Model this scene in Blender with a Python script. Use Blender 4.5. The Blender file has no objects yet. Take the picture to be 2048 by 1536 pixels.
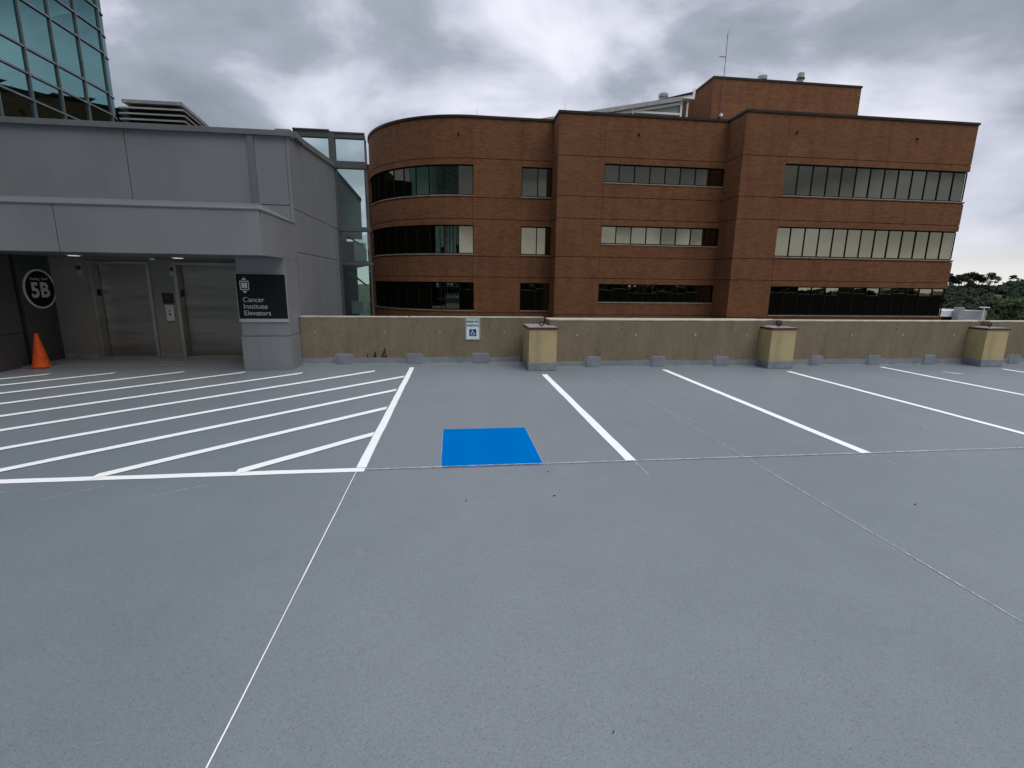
import bpy, math, random
from mathutils import Vector, Matrix
PI = math.pi
S = bpy.context.scene
COL = S.collection
rnd = random.Random(7)

# ------------------------------------------------------------------ camera
cam_d = bpy.data.cameras.new("camera")
cam = bpy.data.objects.new("camera", cam_d)
COL.objects.link(cam)
cam_d.sensor_width = 36.0
cam_d.lens = 964.44 / 2048 * 36.0
cam_d.clip_start = 0.05
cam_d.clip_end = 6000
_r = Vector((0.992515, -0.121451, 0.012805))
_d = Vector((-0.012374, -0.204330, -0.978824))
_f = Vector((0.121495, 0.971339, -0.204304))
_m = Matrix((_r, -_d, -_f)).transposed().to_4x4()
_m.translation = Vector((0, 0, 1.7))
cam.matrix_world = _m
S.camera = cam

# ------------------------------------------------------------------ light
SUN_EL, SUN_AZ = math.radians(62), math.radians(150)      # azimuth measured from +Y towards +X
S.view_settings.view_transform = 'Standard'
S.view_settings.look = 'None'
S.view_settings.exposure = 0.0
S.view_settings.gamma = 1.0
S.view_settings.use_curve_mapping = False

sun_d = bpy.data.lights.new("sun", 'SUN')
sun_d.energy = 1.5
sun_d.angle = math.radians(45)
sun_d.color = (1.0, 0.97, 0.93)
sun = bpy.data.objects.new("sun", sun_d)
COL.objects.link(sun)
sd = Vector((math.sin(SUN_AZ) * math.cos(SUN_EL), math.cos(SUN_AZ) * math.cos(SUN_EL), math.sin(SUN_EL)))
sun.rotation_euler = sd.to_track_quat('Z', 'Y').to_euler()
sun.location = (20, -20, 60)

W = bpy.data.worlds.new("World")
S.world = W
W.use_nodes = True
nt = W.node_tree
nt.nodes.clear()


def N(tree, typ, **kw):
    n = tree.nodes.new(typ)
    for k, v in kw.items():
        if k.startswith('i_'):
            n.inputs[k[2:].replace('_', ' ')].default_value = v
        else:
            setattr(n, k, v)
    return n


def math_node(tree, op, a, b=None, clamp=False):
    n = tree.nodes.new('ShaderNodeMath')
    n.operation = op
    n.use_clamp = clamp or op == 'MULTIPLY_ADD'
    for i, v in enumerate((a, b)):
        if v is None:
            continue
        if isinstance(v, (int, float)):
            n.inputs[i].default_value = v
        else:
            tree.links.new(v, n.inputs[i])
    return n.outputs[0]


def ramp(tree, fac, stops, interp='LINEAR'):
    n = tree.nodes.new('ShaderNodeValToRGB')
    n.color_ramp.interpolation = interp
    els = n.color_ramp.elements
    while len(els) < len(stops):
        els.new(0.5)
    for e, (p, c) in zip(els, stops):
        e.position = p
        e.color = (*c, 1)
    tree.links.new(fac, n.inputs[0])
    return n.outputs[0]


def mixc(tree, fac, a, b, mode='MIX'):
    n = tree.nodes.new('ShaderNodeMix')
    n.data_type = 'RGBA'
    n.blend_type = mode
    for sock, v in ((n.inputs[0], fac), (n.inputs[6], a), (n.inputs[7], b)):
        if isinstance(v, (int, float)):
            sock.default_value = v
        elif isinstance(v, tuple):
            sock.default_value = (*v, 1)
        else:
            tree.links.new(v, sock)
    return n.outputs[2]


# overcast sky: a faint physical sky with layered cloud on a plane overhead
L = nt.links.new
tc = N(nt, 'ShaderNodeTexCoord')
sep = N(nt, 'ShaderNodeSeparateXYZ')
L(tc.outputs['Generated'], sep.inputs[0])
zz = math_node(nt, 'MAXIMUM', sep.outputs[2], 0.0)
mp = N(nt, 'ShaderNodeMapping')
mp.inputs['Location'].default_value = (7.33, 7.04, 15.95)
mp.inputs['Scale'].default_value = (1.0, 1.0, 1.9)
L(tc.outputs['Generated'], mp.inputs[0])
n1 = N(nt, 'ShaderNodeTexNoise', i_Scale=3.4, i_Detail=8.0, i_Roughness=0.50, i_Distortion=0.30)
L(mp.outputs[0], n1.inputs['Vector'])
n2 = N(nt, 'ShaderNodeTexNoise', i_Scale=1.3, i_Detail=3.0, i_Roughness=0.5)
L(mp.outputs[0], n2.inputs['Vector'])
cl = math_node(nt, 'ADD', math_node(nt, 'MULTIPLY', n1.outputs[0], 0.72), math_node(nt, 'MULTIPLY', n2.outputs[0], 0.28))
ccol = ramp(nt, cl, [(0.33, (0.25, 0.28, 0.335)), (0.45, (0.38, 0.41, 0.485)), (0.515, (0.60, 0.62, 0.725)), (0.59, (0.82, 0.83, 0.93)), (0.67, (0.95, 0.96, 1.03))])
# brighter towards the zenith, a pale open band just above the horizon
zen = ramp(nt, zz, [(0.0, (1.0, 1.0, 1.0)), (0.42, (1.0, 1.0, 1.0)), (0.72, (1.8, 1.77, 1.7)), (1.0, (2.4, 2.35, 2.2))], 'EASE')
ccol = mixc(nt, 1.0, ccol, zen, 'MULTIPLY')
# a dark bank of cloud low in the sky, deepest in the half behind the viewer
zn = math_node(nt, 'ADD', zz, math_node(nt, 'MULTIPLY', math_node(nt, 'SUBTRACT', n1.outputs[0], 0.5), 0.36))
bank = ramp(nt, zn, [(0.09, (0, 0, 0)), (0.155, (1, 1, 1)), (0.32, (1, 1, 1)), (0.60, (0, 0, 0))], 'EASE')
bankw = N(nt, 'ShaderNodeRGBToBW')
L(bank, bankw.inputs[0])
back = math_node(nt, 'MULTIPLY_ADD', sep.outputs[1], -0.75, True)
back.node.inputs[2].default_value = 0.60
bk = math_node(nt, 'MULTIPLY', bankw.outputs[0], math_node(nt, 'MULTIPLY', back, 0.80))
ccol = mixc(nt, bk, ccol, (0.035, 0.040, 0.046))
hz = ramp(nt, zz, [(0.0, (1, 1, 1)), (0.03, (0.9, 0.9, 0.9)), (0.075, (0.25, 0.25, 0.25)), (0.13, (0, 0, 0))])
hzw = N(nt, 'ShaderNodeRGBToBW')
L(hz, hzw.inputs[0])
ccol = mixc(nt, hzw.outputs[0], ccol, (0.82, 0.82, 0.80))
sky = N(nt, 'ShaderNodeTexSky')
sky.sky_type = 'NISHITA'
sky.sun_disc = False
sky.sun_elevation = SUN_EL
sky.sun_rotation = SUN_AZ
bg1 = N(nt, 'ShaderNodeBackground', i_Strength=0.006)
L(sky.outputs[0], bg1.inputs[0])
bg2 = N(nt, 'ShaderNodeBackground', i_Strength=1.0)
L(ccol, bg2.inputs[0])
addw = N(nt, 'ShaderNodeAddShader')
L(bg1.outputs[0], addw.inputs[0])
L(bg2.outputs[0], addw.inputs[1])
wo = N(nt, 'ShaderNodeOutputWorld')
L(addw.outputs[0], wo.inputs[0])


# ------------------------------------------------------------------ materials
MATS = {}


def new_mat(name):
    m = bpy.data.materials.new(name)
    m.use_nodes = True
    t = m.node_tree
    b = t.nodes['Principled BSDF']
    MATS[name] = m
    return m, t, b


def setp(b, base=None, rough=None, metal=None, spec=None):
    if base is not None:
        b.inputs['Base Color'].default_value = (*base, 1)
    if rough is not None:
        b.inputs['Roughness'].default_value = rough
    if metal is not None:
        b.inputs['Metallic'].default_value = metal
    if spec is not None:
        b.inputs['Specular IOR Level'].default_value = spec


def noise_mat(name, c1, c2, scale=4.0, rough=0.6, metal=0.0, detail=4.0, stretch=(1, 1, 1), bump=0.0, bscale=None,
              lo=0.35, hi=0.65, spec=0.4, bdist=0.004):
    m, t, b = new_mat(name)
    setp(b, None, rough, metal, spec)
    co = N(t, 'ShaderNodeTexCoord')
    mpn = N(t, 'ShaderNodeMapping')
    mpn.inputs['Scale'].default_value = stretch
    t.links.new(co.outputs['Object'], mpn.inputs[0])
    n = N(t, 'ShaderNodeTexNoise', i_Scale=scale, i_Detail=detail, i_Roughness=0.6)
    t.links.new(mpn.outputs[0], n.inputs['Vector'])
    c = ramp(t, n.outputs[0], [(lo, c1), (hi, c2)])
    t.links.new(c, b.inputs['Base Color'])
    if bump:
        nb = N(t, 'ShaderNodeTexNoise', i_Scale=bscale or scale * 8, i_Detail=3.0)
        t.links.new(mpn.outputs[0], nb.inputs['Vector'])
        bp = N(t, 'ShaderNodeBump', i_Strength=bump, i_Distance=bdist)
        t.links.new(nb.outputs[0], bp.inputs['Height'])
        t.links.new(bp.outputs[0], b.inputs['Normal'])
    return m


def deck_mat():
    m, t, b = new_mat('deck_coating')
    setp(b, None, 0.46, 0, 0.70)
    co = N(t, 'ShaderNodeTexCoord').outputs['Object']
    def nz(scale, detail=3.0, dist=0.0, rough=0.6):
        n = N(t, 'ShaderNodeTexNoise', i_Scale=scale, i_Detail=detail, i_Distortion=dist, i_Roughness=rough)
        t.links.new(co, n.inputs['Vector'])
        return n.outputs[0]
    big = ramp(t, nz(0.33, 5.0, 0.6), [(0.3, (0.158, 0.183, 0.204)), (0.7, (0.180, 0.204, 0.224))])
    mid = ramp(t, nz(2.4, 6.0, 0.4), [(0.35, (0.965, 0.965, 0.97)), (0.65, (1.03, 1.03, 1.03))])
    c = mixc(t, 1.0, big, mid, 'MULTIPLY')
    vo = N(t, 'ShaderNodeTexVoronoi', i_Scale=230.0)
    t.links.new(co, vo.inputs['Vector'])
    cell = N(t, 'ShaderNodeSeparateXYZ')
    t.links.new(vo.outputs['Color'], cell.inputs[0])
    grain = ramp(t, cell.outputs[0], [(0.0, (0.55, 0.55, 0.56)), (0.08, (0.90, 0.90, 0.90)), (0.5, (1.0, 1.0, 1.0)), (0.93, (1.08, 1.08, 1.08)), (1.0, (1.3, 1.3, 1.3))])
    c = mixc(t, 1.0, c, grain, 'MULTIPLY')
    soft = ramp(t, nz(38.0, 3.0, 0.0, 0.7), [(0.33, (0.955, 0.955, 0.955)), (0.67, (1.04, 1.04, 1.04))])
    c = mixc(t, 1.0, c, soft, 'MULTIPLY')
    # pale scuffs
    sc = ramp(t, nz(1.1, 8.0, 1.2, 0.7), [(0.66, (0, 0, 0)), (0.76, (1, 1, 1))])
    bw = N(t, 'ShaderNodeRGBToBW')
    t.links.new(sc, bw.inputs[0])
    c = mixc(t, math_node(t, 'MULTIPLY', bw.outputs[0], 0.18), c, (0.36, 0.36, 0.37))
    t.links.new(c, b.inputs['Base Color'])
    bp = N(t, 'ShaderNodeBump', i_Strength=0.25, i_Distance=0.001)
    t.links.new(nz(260.0, 2.0, 0.0, 0.7), bp.inputs['Height'])
    t.links.new(bp.outputs[0], b.inputs['Normal'])
    return m


def brick_mat():
    m, t, b = new_mat('brick')
    setp(b, None, 0.85, 0, 0.2)
    uv = N(t, 'ShaderNodeUVMap').outputs[0]
    br = N(t, 'ShaderNodeTexBrick')
    br.inputs['Color1'].default_value = (0.192, 0.083, 0.039, 1)
    br.inputs['Color2'].default_value = (0.130, 0.055, 0.026, 1)
    br.inputs['Mortar'].default_value = (0.155, 0.078, 0.047, 1)
    br.inputs['Scale'].default_value = 1.0
    br.inputs['Mortar Size'].default_value = 0.005
    br.inputs['Brick Width'].default_value = 0.30
    br.inputs['Row Height'].default_value = 0.085
    br.inputs['Bias'].default_value = -0.15
    t.links.new(uv, br.inputs['Vector'])
    n = N(t, 'ShaderNodeTexNoise', i_Scale=1.0, i_Detail=5.0)
    mpn = N(t, 'ShaderNodeMapping')
    mpn.inputs['Scale'].default_value = (0.35, 0.8, 1)
    t.links.new(uv, mpn.inputs[0])
    t.links.new(mpn.outputs[0], n.inputs['Vector'])
    f = ramp(t, n.outputs[0], [(0.3, (0.92, 0.92, 0.92)), (0.7, (1.08, 1.08, 1.07))])
    c = mixc(t, 1.0, br.outputs[0], f, 'MULTIPLY')
    # rain streaks running down
    n3 = N(t, 'ShaderNodeTexNoise', i_Scale=1.0, i_Detail=4.0)
    mp3 = N(t, 'ShaderNodeMapping')
    mp3.inputs['Scale'].default_value = (1.6, 0.16, 1)
    t.links.new(uv, mp3.inputs[0])
    t.links.new(mp3.outputs[0], n3.inputs['Vector'])
    f3 = ramp(t, n3.outputs[0], [(0.32, (0.84, 0.84, 0.85)), (0.55, (1.0, 1.0, 1.0))])
    c = mixc(t, 1.0, c, f3, 'MULTIPLY')
    t.links.new(c, b.inputs['Base Color'])
    return m


def pane_mat(name, tint, dark, fac, rough=0.015, wav=0.0):
    """opaque reflective glazing"""
    m = bpy.data.materials.new(name)
    m.use_nodes = True
    t = m.node_tree
    t.nodes.clear()
    d = N(t, 'ShaderNodeBsdfDiffuse')
    d.inputs[0].default_value = (*dark, 1)
    g = N(t, 'ShaderNodeBsdfGlossy')
    g.inputs['Color'].default_value = (*tint, 1)
    g.inputs['Roughness'].default_value = rough
    fr = N(t, 'ShaderNodeFresnel', i_IOR=1.5)
    f = math_node(t, 'ADD', math_node(t, 'MULTIPLY', fr.outputs[0], 1.0 - fac), fac, True)
    mx = N(t, 'ShaderNodeMixShader')
    t.links.new(f, mx.inputs[0])
    t.links.new(d.outputs[0], mx.inputs[1])
    t.links.new(g.outputs[0], mx.inputs[2])
    if wav:
        co = N(t, 'ShaderNodeTexCoord').outputs['Object']
        n = N(t, 'ShaderNodeTexNoise', i_Scale=0.9, i_Detail=1.0)
        t.links.new(co, n.inputs['Vector'])
        bp = N(t, 'ShaderNodeBump', i_Strength=wav, i_Distance=0.02)
        t.links.new(n.outputs[0], bp.inputs['Height'])
        t.links.new(bp.outputs[0], g.inputs['Normal'])
    o = N(t, 'ShaderNodeOutputMaterial')
    t.links.new(mx.outputs[0], o.inputs[0])
    MATS[name] = m
    return m


def clear_glass(name, tcol, gcol, fac):
    m = bpy.data.materials.new(name)
    m.use_nodes = True
    t = m.node_tree
    t.nodes.clear()
    a = N(t, 'ShaderNodeBsdfTransparent')
    a.inputs[0].default_value = (*tcol, 1)
    g = N(t, 'ShaderNodeBsdfGlossy')
    g.inputs['Color'].default_value = (*gcol, 1)
    g.inputs['Roughness'].default_value = 0.01
    mx = N(t, 'ShaderNodeMixShader')
    mx.inputs[0].default_value = fac
    t.links.new(a.outputs[0], mx.inputs[1])
    t.links.new(g.outputs[0], mx.inputs[2])
    o = N(t, 'ShaderNodeOutputMaterial')
    t.links.new(mx.outputs[0], o.inputs[0])
    MATS[name] = m
    return m


def emit_mat(name, col, s):
    m = bpy.data.materials.new(name)
    m.use_nodes = True
    t = m.node_tree
    t.nodes.clear()
    e = N(t, 'ShaderNodeEmission', i_Strength=s)
    e.inputs[0].default_value = (*col, 1)
    o = N(t, 'ShaderNodeOutputMaterial')
    t.links.new(e.outputs[0], o.inputs[0])
    MATS[name] = m
    return m


def concrete_mat():
    m, t, b = new_mat('stained_concrete')
    setp(b, None, 0.85, 0, 0.25)
    co = N(t, 'ShaderNodeTexCoord').outputs['Object']
    def nz(scale, st=(1, 1, 1), detail=5.0):
        mpn = N(t, 'ShaderNodeMapping')
        mpn.inputs['Scale'].default_value = st
        t.links.new(co, mpn.inputs[0])
        n = N(t, 'ShaderNodeTexNoise', i_Scale=scale, i_Detail=detail, i_Roughness=0.65)
        t.links.new(mpn.outputs[0], n.inputs['Vector'])
        return n.outputs[0]
    c = ramp(t, nz(1.2), [(0.3, (0.168, 0.134, 0.086)), (0.7, (0.205, 0.168, 0.113))])
    streak = ramp(t, nz(4.0, (1.5, 1, 0.22)), [(0.30, (0.82, 0.81, 0.80)), (0.45, (0.98, 0.98, 0.98)), (0.56, (1, 1, 1)), (0.70, (1.12, 1.12, 1.10))])
    c = mixc(t, 1.0, c, streak, 'MULTIPLY')
    sp = ramp(t, nz(22.0, (1, 1, 0.7)), [(0.30, (0.86, 0.86, 0.86)), (0.5, (1, 1, 1)), (0.70, (1.13, 1.13, 1.11))])
    c = mixc(t, 1.0, c, sp, 'MULTIPLY')
    t.links.new(c, b.inputs['Base Color'])
    bp = N(t, 'ShaderNodeBump', i_Strength=0.35, i_Distance=0.006)
    t.links.new(nz(45.0), bp.inputs['Height'])
    t.links.new(bp.outputs[0], b.inputs['Normal'])
    return m


def steel_mat():
    m, t, b = new_mat('brushed_steel')
    setp(b, (0.40, 0.38, 0.345), 0.36, 1.0)
    b.inputs['Anisotropic'].default_value = 0.85
    tg = N(t, 'ShaderNodeTangent', direction_type='RADIAL', axis='Z')
    t.links.new(tg.outputs[0], b.inputs['Tangent'])
    co = N(t, 'ShaderNodeTexCoord').outputs['Object']
    mpn = N(t, 'ShaderNodeMapping')
    mpn.inputs['Scale'].default_value = (0.3, 0.3, 3.0)
    t.links.new(co, mpn.inputs[0])
    n = N(t, 'ShaderNodeTexNoise', i_Scale=1.6, i_Detail=3.0)
    t.links.new(mpn.outputs[0], n.inputs['Vector'])
    c = ramp(t, n.outputs[0], [(0.3, (0.20, 0.188, 0.168)), (0.7, (0.32, 0.303, 0.272))])
    t.links.new(c, b.inputs['Base Color'])
    return m


def leaf_mat(name, c1, c2):
    m, t, b = new_mat(name)
    setp(b, None, 0.7, 0, 0.2)
    g = N(t, 'ShaderNodeNewGeometry')
    c = ramp(t, g.outputs['Random Per Island'], [(0.0, c1), (1.0, c2)])
    t.links.new(c, b.inputs['Base Color'])
    return m


DECK = deck_mat()
BRICK = brick_mat()
CONC = concrete_mat()
STEEL = steel_mat()
STEELF = noise_mat('satin_steel_frame', (0.34, 0.33, 0.31), (0.42, 0.41, 0.385), 2.0, 0.42, 0.85)
CONC_TOP = noise_mat('bleached_concrete_top', (0.33, 0.295, 0.24), (0.48, 0.44, 0.37), 5.0, 0.85, bump=0.2)
LINE = noise_mat('white_line_paint', (0.80, 0.81, 0.82), (0.90, 0.91, 0.91), 14.0, 0.5, bump=0.35, bscale=80, lo=0.25, hi=0.45)
CHALK = noise_mat('chalk', (0.30, 0.32, 0.34), (0.66, 0.68, 0.70), 18.0, 0.8, lo=0.38, hi=0.6)
BLUE = noise_mat('blue_paint', (0.0, 0.130, 0.44), (0.0, 0.145, 0.47), 3.0, 0.9, bump=0.3, bscale=120, spec=0.0)
PALEBLUE = noise_mat('pale_paint_edge', (0.20, 0.30, 0.42), (0.34, 0.42, 0.52), 12.0, 0.6)
GREYBASE = noise_mat('grey_coating_upstand', (0.165, 0.185, 0.205), (0.225, 0.247, 0.270), 5.0, 0.6, bump=0.3)
def streak(m, st=(2.5, 2.5, 0.16), lo=0.945, hi=1.02):
    t = m.node_tree
    b = t.nodes['Principled BSDF']
    src = b.inputs['Base Color'].links[0].from_socket
    co = N(t, 'ShaderNodeTexCoord')
    mpn = N(t, 'ShaderNodeMapping')
    mpn.inputs['Scale'].default_value = st
    t.links.new(co.outputs['Object'], mpn.inputs[0])
    n = N(t, 'ShaderNodeTexNoise', i_Scale=2.0, i_Detail=6.0, i_Roughness=0.65)
    t.links.new(mpn.outputs[0], n.inputs['Vector'])
    f = ramp(t, n.outputs[0], [(0.30, (lo, lo, lo)), (0.48, (1, 1, 1)), (0.70, (hi, hi, hi))])
    t.links.new(mixc(t, 1.0, src, f, 'MULTIPLY'), b.inputs['Base Color'])
    return m


PANEL = noise_mat('grey_metal_panel', (0.205, 0.213, 0.222), (0.250, 0.256, 0.268), 0.6, 0.42, 0.25, 3.0, (1, 1, 0.5), spec=0.4)
streak(PANEL)
PANEL_D = noise_mat('grey_metal_flashing', (0.16, 0.165, 0.175), (0.19, 0.195, 0.21), 1.0, 0.4, 0.3)
STAIRFRAME = noise_mat('dark_grey_frame', (0.085, 0.092, 0.095), (0.105, 0.112, 0.115), 1.0, 0.4, 0.3)
WALLP = noise_mat('alcove_painted_wall', (0.175, 0.168, 0.157), (0.20, 0.193, 0.181), 1.5, 0.7)
DARKPANEL = noise_mat('charcoal_panel', (0.050, 0.053, 0.055), (0.060, 0.063, 0.065), 1.0, 0.28, 0.0, spec=0.5)
BLACK = noise_mat('black_finish', (0.006, 0.006, 0.007), (0.012, 0.012, 0.013), 5.0, 0.5)
JOINT = noise_mat('dark_joint', (0.012, 0.012, 0.013), (0.02, 0.02, 0.02), 5.0, 0.9)
SIGNBLACK = noise_mat('sign_black', (0.005, 0.005, 0.006), (0.007, 0.007, 0.008), 3.0, 0.45, spec=0.25)
SIGNWHITE = noise_mat('sign_white', (0.62, 0.63, 0.64), (0.68, 0.69, 0.70), 3.0, 0.5)
SILVER = noise_mat('silver_strip', (0.5, 0.5, 0.5), (0.58, 0.58, 0.58), 3.0, 0.35, 0.6)
YELLOW = noise_mat('yellow_column_paint', (0.32, 0.255, 0.125), (0.41, 0.335, 0.178), 3.0, 0.7, 0, 7.0, (1, 1, 0.6), 0.2, 60, lo=0.3, hi=0.6)
streak(YELLOW, (3, 3, 0.4), 0.82, 1.05)
RED = noise_mat('dark_red_edge', (0.075, 0.012, 0.012), (0.11, 0.018, 0.016), 8.0, 0.5)
CAPTOP = noise_mat('grey_cap_top', (0.17, 0.155, 0.16), (0.25, 0.225, 0.23), 6.0, 0.55, bump=0.2)
COPING = noise_mat('dark_coping', (0.018, 0.013, 0.011), (0.028, 0.021, 0.018), 2.0, 0.5, 0.3)
FRAME = noise_mat('black_window_frame', (0.006, 0.006, 0.006), (0.009, 0.009, 0.008), 3.0, 0.6, spec=0.1)
SILL = noise_mat('pale_sill', (0.24, 0.20, 0.165), (0.34, 0.285, 0.24), 2.0, 0.7)
GROOVE = noise_mat('soldier_course', (0.045, 0.019, 0.012), (0.065, 0.027, 0.017), 2.0, 0.9)
BRONZE = pane_mat('bronze_glass', (0.265, 0.25, 0.185), (0.004, 0.004, 0.004), 0.95, 0.012, 0.10)
TEAL = pane_mat('teal_glass', (0.140, 0.268, 0.272), (0.003, 0.009, 0.009), 0.92, 0.012, 0.06)
STAIRGLASS = clear_glass('green_clear_glass', (0.66, 0.78, 0.75), (0.72, 0.82, 0.80), 0.14)
MULL = noise_mat('grey_mullion', (0.17, 0.19, 0.20), (0.23, 0.25, 0.26), 3.0, 0.35, 0.5)
LOUVRE = noise_mat('louvre_metal', (0.26, 0.26, 0.255), (0.34, 0.335, 0.325), 3.0, 0.45, 0.2)
WHITE = noise_mat('white_metal', (0.62, 0.63, 0.62), (0.75, 0.76, 0.75), 3.0, 0.5)
MESHPANEL = noise_mat('screen_panel', (0.14, 0.145, 0.14), (0.36, 0.37, 0.35), 6.0, 0.6, 0.3, 3.0, (2.2, 1, 5))
MASTM = noise_mat('weathered_mast', (0.09, 0.085, 0.085), (0.14, 0.135, 0.135), 6.0, 0.6, 0.3)
GALV = noise_mat('galvanised', (0.28, 0.29, 0.29), (0.40, 0.41, 0.41), 6.0, 0.45, 0.5)
ORANGE = noise_mat('orange_cone', (0.46, 0.045, 0.006), (0.78, 0.095, 0.010), 9.0, 0.5, 0, 5, lo=0.3, hi=0.5)
CONEBASE = noise_mat('cone_base_rubber', (0.16, 0.05, 0.02), (0.40, 0.10, 0.03), 9.0, 0.7)
ROOF = noise_mat('roof_gravel', (0.2, 0.19, 0.18), (0.3, 0.29, 0.27), 8.0, 0.9)
GROUND = noise_mat('grass_and_ground', (0.03, 0.045, 0.02), (0.07, 0.075, 0.04), 0.05, 0.9, lo=0.3, hi=0.7)
BARK = noise_mat('bark', (0.035, 0.026, 0.02), (0.07, 0.055, 0.042), 8.0, 0.9)
LEAF_D = leaf_mat('forest_leaves', (0.005, 0.011, 0.004), (0.016, 0.032, 0.009))
LEAF_P = leaf_mat('pine_needles', (0.010, 0.016, 0.010), (0.026, 0.036, 0.021))
LEAF_B = leaf_mat('bright_leaves', (0.020, 0.042, 0.009), (0.048, 0.080, 0.018))
LAMPGLOW = emit_mat('lamp_glow', (1.0, 0.86, 0.66), 1.1)
SIGNBLUE = noise_mat('sign_blue', (0.006, 0.03, 0.20), (0.008, 0.036, 0.23), 5.0, 0.5)
SIGNGREEN = noise_mat('sign_green_edge', (0.05, 0.17, 0.16), (0.07, 0.21, 0.19), 5.0, 0.5)
SIGNTEXT = noise_mat('sign_dark_green', (0.012, 0.055, 0.05), (0.016, 0.065, 0.06), 5.0, 0.5)
SIGNFACE = noise_mat('sign_face', (0.62, 0.74, 0.74), (0.68, 0.79, 0.79), 5.0, 0.45)
MARK = noise_mat('old_black_paint', (0.012, 0.009, 0.006), (0.03, 0.022, 0.014), 20.0, 0.8)
PLUG = noise_mat('grout_plug', (0.26, 0.225, 0.165), (0.36, 0.32, 0.25), 14.0, 0.85)
PALEWALL = noise_mat('pale_building_wall', (0.26, 0.28, 0.30), (0.31, 0.33, 0.35), 1.0, 0.7)
LEAFLITTER = noise_mat('dry_leaf', (0.03, 0.03, 0.015), (0.08, 0.07, 0.03), 30.0, 0.8)

# ------------------------------------------------------------------ object helpers
ORIG = {}


class MB:
    def __init__(self):
        self.v, self.f, self.uv, self.mi = [], [], [], []

    def poly(self, pts, uv=None, mi=0):
        i = len(self.v)
        self.v += [tuple(p) for p in pts]
        self.f.append(tuple(range(i, i + len(pts))))
        self.uv.append(uv)
        self.mi.append(mi)

    def box(self, x0, x1, y0, y1, z0, z1, mi=0):
        i = len(self.v)
        self.v += [(x0, y0, z0), (x1, y0, z0), (x1, y1, z0), (x0, y1, z0), (x0, y0, z1), (x1, y0, z1), (x1, y1, z1), (x0, y1, z1)]
        for q in ((0, 3, 2, 1), (4, 5, 6, 7), (0, 1, 5, 4), (1, 2, 6, 5), (2, 3, 7, 6), (3, 0, 4, 7)):
            self.f.append(tuple(i + k for k in q))
            self.uv.append(None)
            self.mi.append(mi)

    def obox(self, o, ax, ay, az, mi=0):
        """box from corner o with edge vectors"""
        o, ax, ay, az = map(Vector, (o, ax, ay, az))
        i = len(self.v)
        for k in (0, 1):
            for p in (o, o + ax, o + ax + ay, o + ay):
                self.v.append(tuple(p + az * k))
        for q in ((0, 3, 2, 1), (4, 5, 6, 7), (0, 1, 5, 4), (1, 2, 6, 5), (2, 3, 7, 6), (3, 0, 4, 7)):
            self.f.append(tuple(i + k for k in q))
            self.uv.append(None)
            self.mi.append(mi)

    def tube(self, p0, p1, r0, r1=None, n=10, caps=True, mi=0):
        r1 = r0 if r1 is None else r1
        p0, p1 = Vector(p0), Vector(p1)
        d = (p1 - p0).normalized()
        a = d.orthogonal().normalized()
        b = d.cross(a)
        i = len(self.v)
        for p, r in ((p0, r0), (p1, r1)):
            for k in range(n):
                t = 2 * PI * k / n
                self.v.append(tuple(p + (a * math.cos(t) + b * math.sin(t)) * r))
        for k in range(n):
            k2 = (k + 1) % n
            self.f.append((i + k, i + k2, i + n + k2, i + n + k))
            self.uv.append(None)
            self.mi.append(mi)
        if caps:
            self.f.append(tuple(i + k for k in range(n - 1, -1, -1)))
            self.f.append(tuple(i + n + k for k in range(n)))
            self.uv += [None, None]
            self.mi += [mi, mi]

    def prism(self, pts, off, mi=0):
        """closed polygon pts extruded by vector off"""
        off = Vector(off)
        n = len(pts)
        a = [Vector(p) for p in pts]
        b = [p + off for p in a]
        self.poly(list(reversed(a)), None, mi)
        self.poly(b, None, mi)
        for k in range(n):
            k2 = (k + 1) % n
            self.poly([a[k], a[k2], b[k2], b[k]], None, mi)

    def build(self, name, mats, parent=None, bevel=0.0, smooth=False, loc=None):
        o3 = Vector(ORIG[parent.name]) if parent is not None else Vector(loc or (0, 0, 0))
        me = bpy.data.meshes.new(name)
        me.from_pydata([(p[0] - o3.x, p[1] - o3.y, p[2] - o3.z) for p in self.v], [], self.f)
        if not isinstance(mats, (list, tuple)):
            mats = [mats]
        for m in mats:
            me.materials.append(m)
        for p, k in zip(me.polygons, self.mi):
            p.material_index = k
            p.use_smooth = smooth
        if any(u is not None for u in self.uv):
            ul = me.uv_layers.new(name='UVMap')
            li = 0
            for p, u in zip(me.polygons, self.uv):
                for j, l in enumerate(p.loop_indices):
                    ul.data[l].uv = u[j] if u is not None else (0, 0)
        me.update()
        ob = bpy.data.objects.new(name, me)
        COL.objects.link(ob)
        ORIG[ob.name] = tuple(o3)
        if parent is not None:
            ob.parent = parent
        else:
            ob.location = o3
        if bevel:
            bv = ob.modifiers.new('bevel', 'BEVEL')
            bv.width = bevel
            bv.segments = 2
            bv.limit_method = 'ANGLE'
        return ob


def tag(o, label=None, cat=None, group=None, kind=None):
    if label:
        o['label'] = label
    if cat:
        o['category'] = cat
    if group:
        o['group'] = group
    if kind:
        o['kind'] = kind
    return o


def thing(name, label, cat, loc=(0, 0, 0), group=None):
    o = bpy.data.objects.new(name, None)
    COL.objects.link(o)
    o.location = loc
    o.empty_display_size = 0.2
    ORIG[o.name] = tuple(loc)
    return tag(o, label, cat, group)


def copy_tree(o, parent=None):
    c = o.copy()
    COL.objects.link(c)
    ORIG[c.name] = ORIG[o.name]
    if parent is not None:
        c.parent = parent
    for ch in list(o.children):
        copy_tree(ch, c)
    return c


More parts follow.
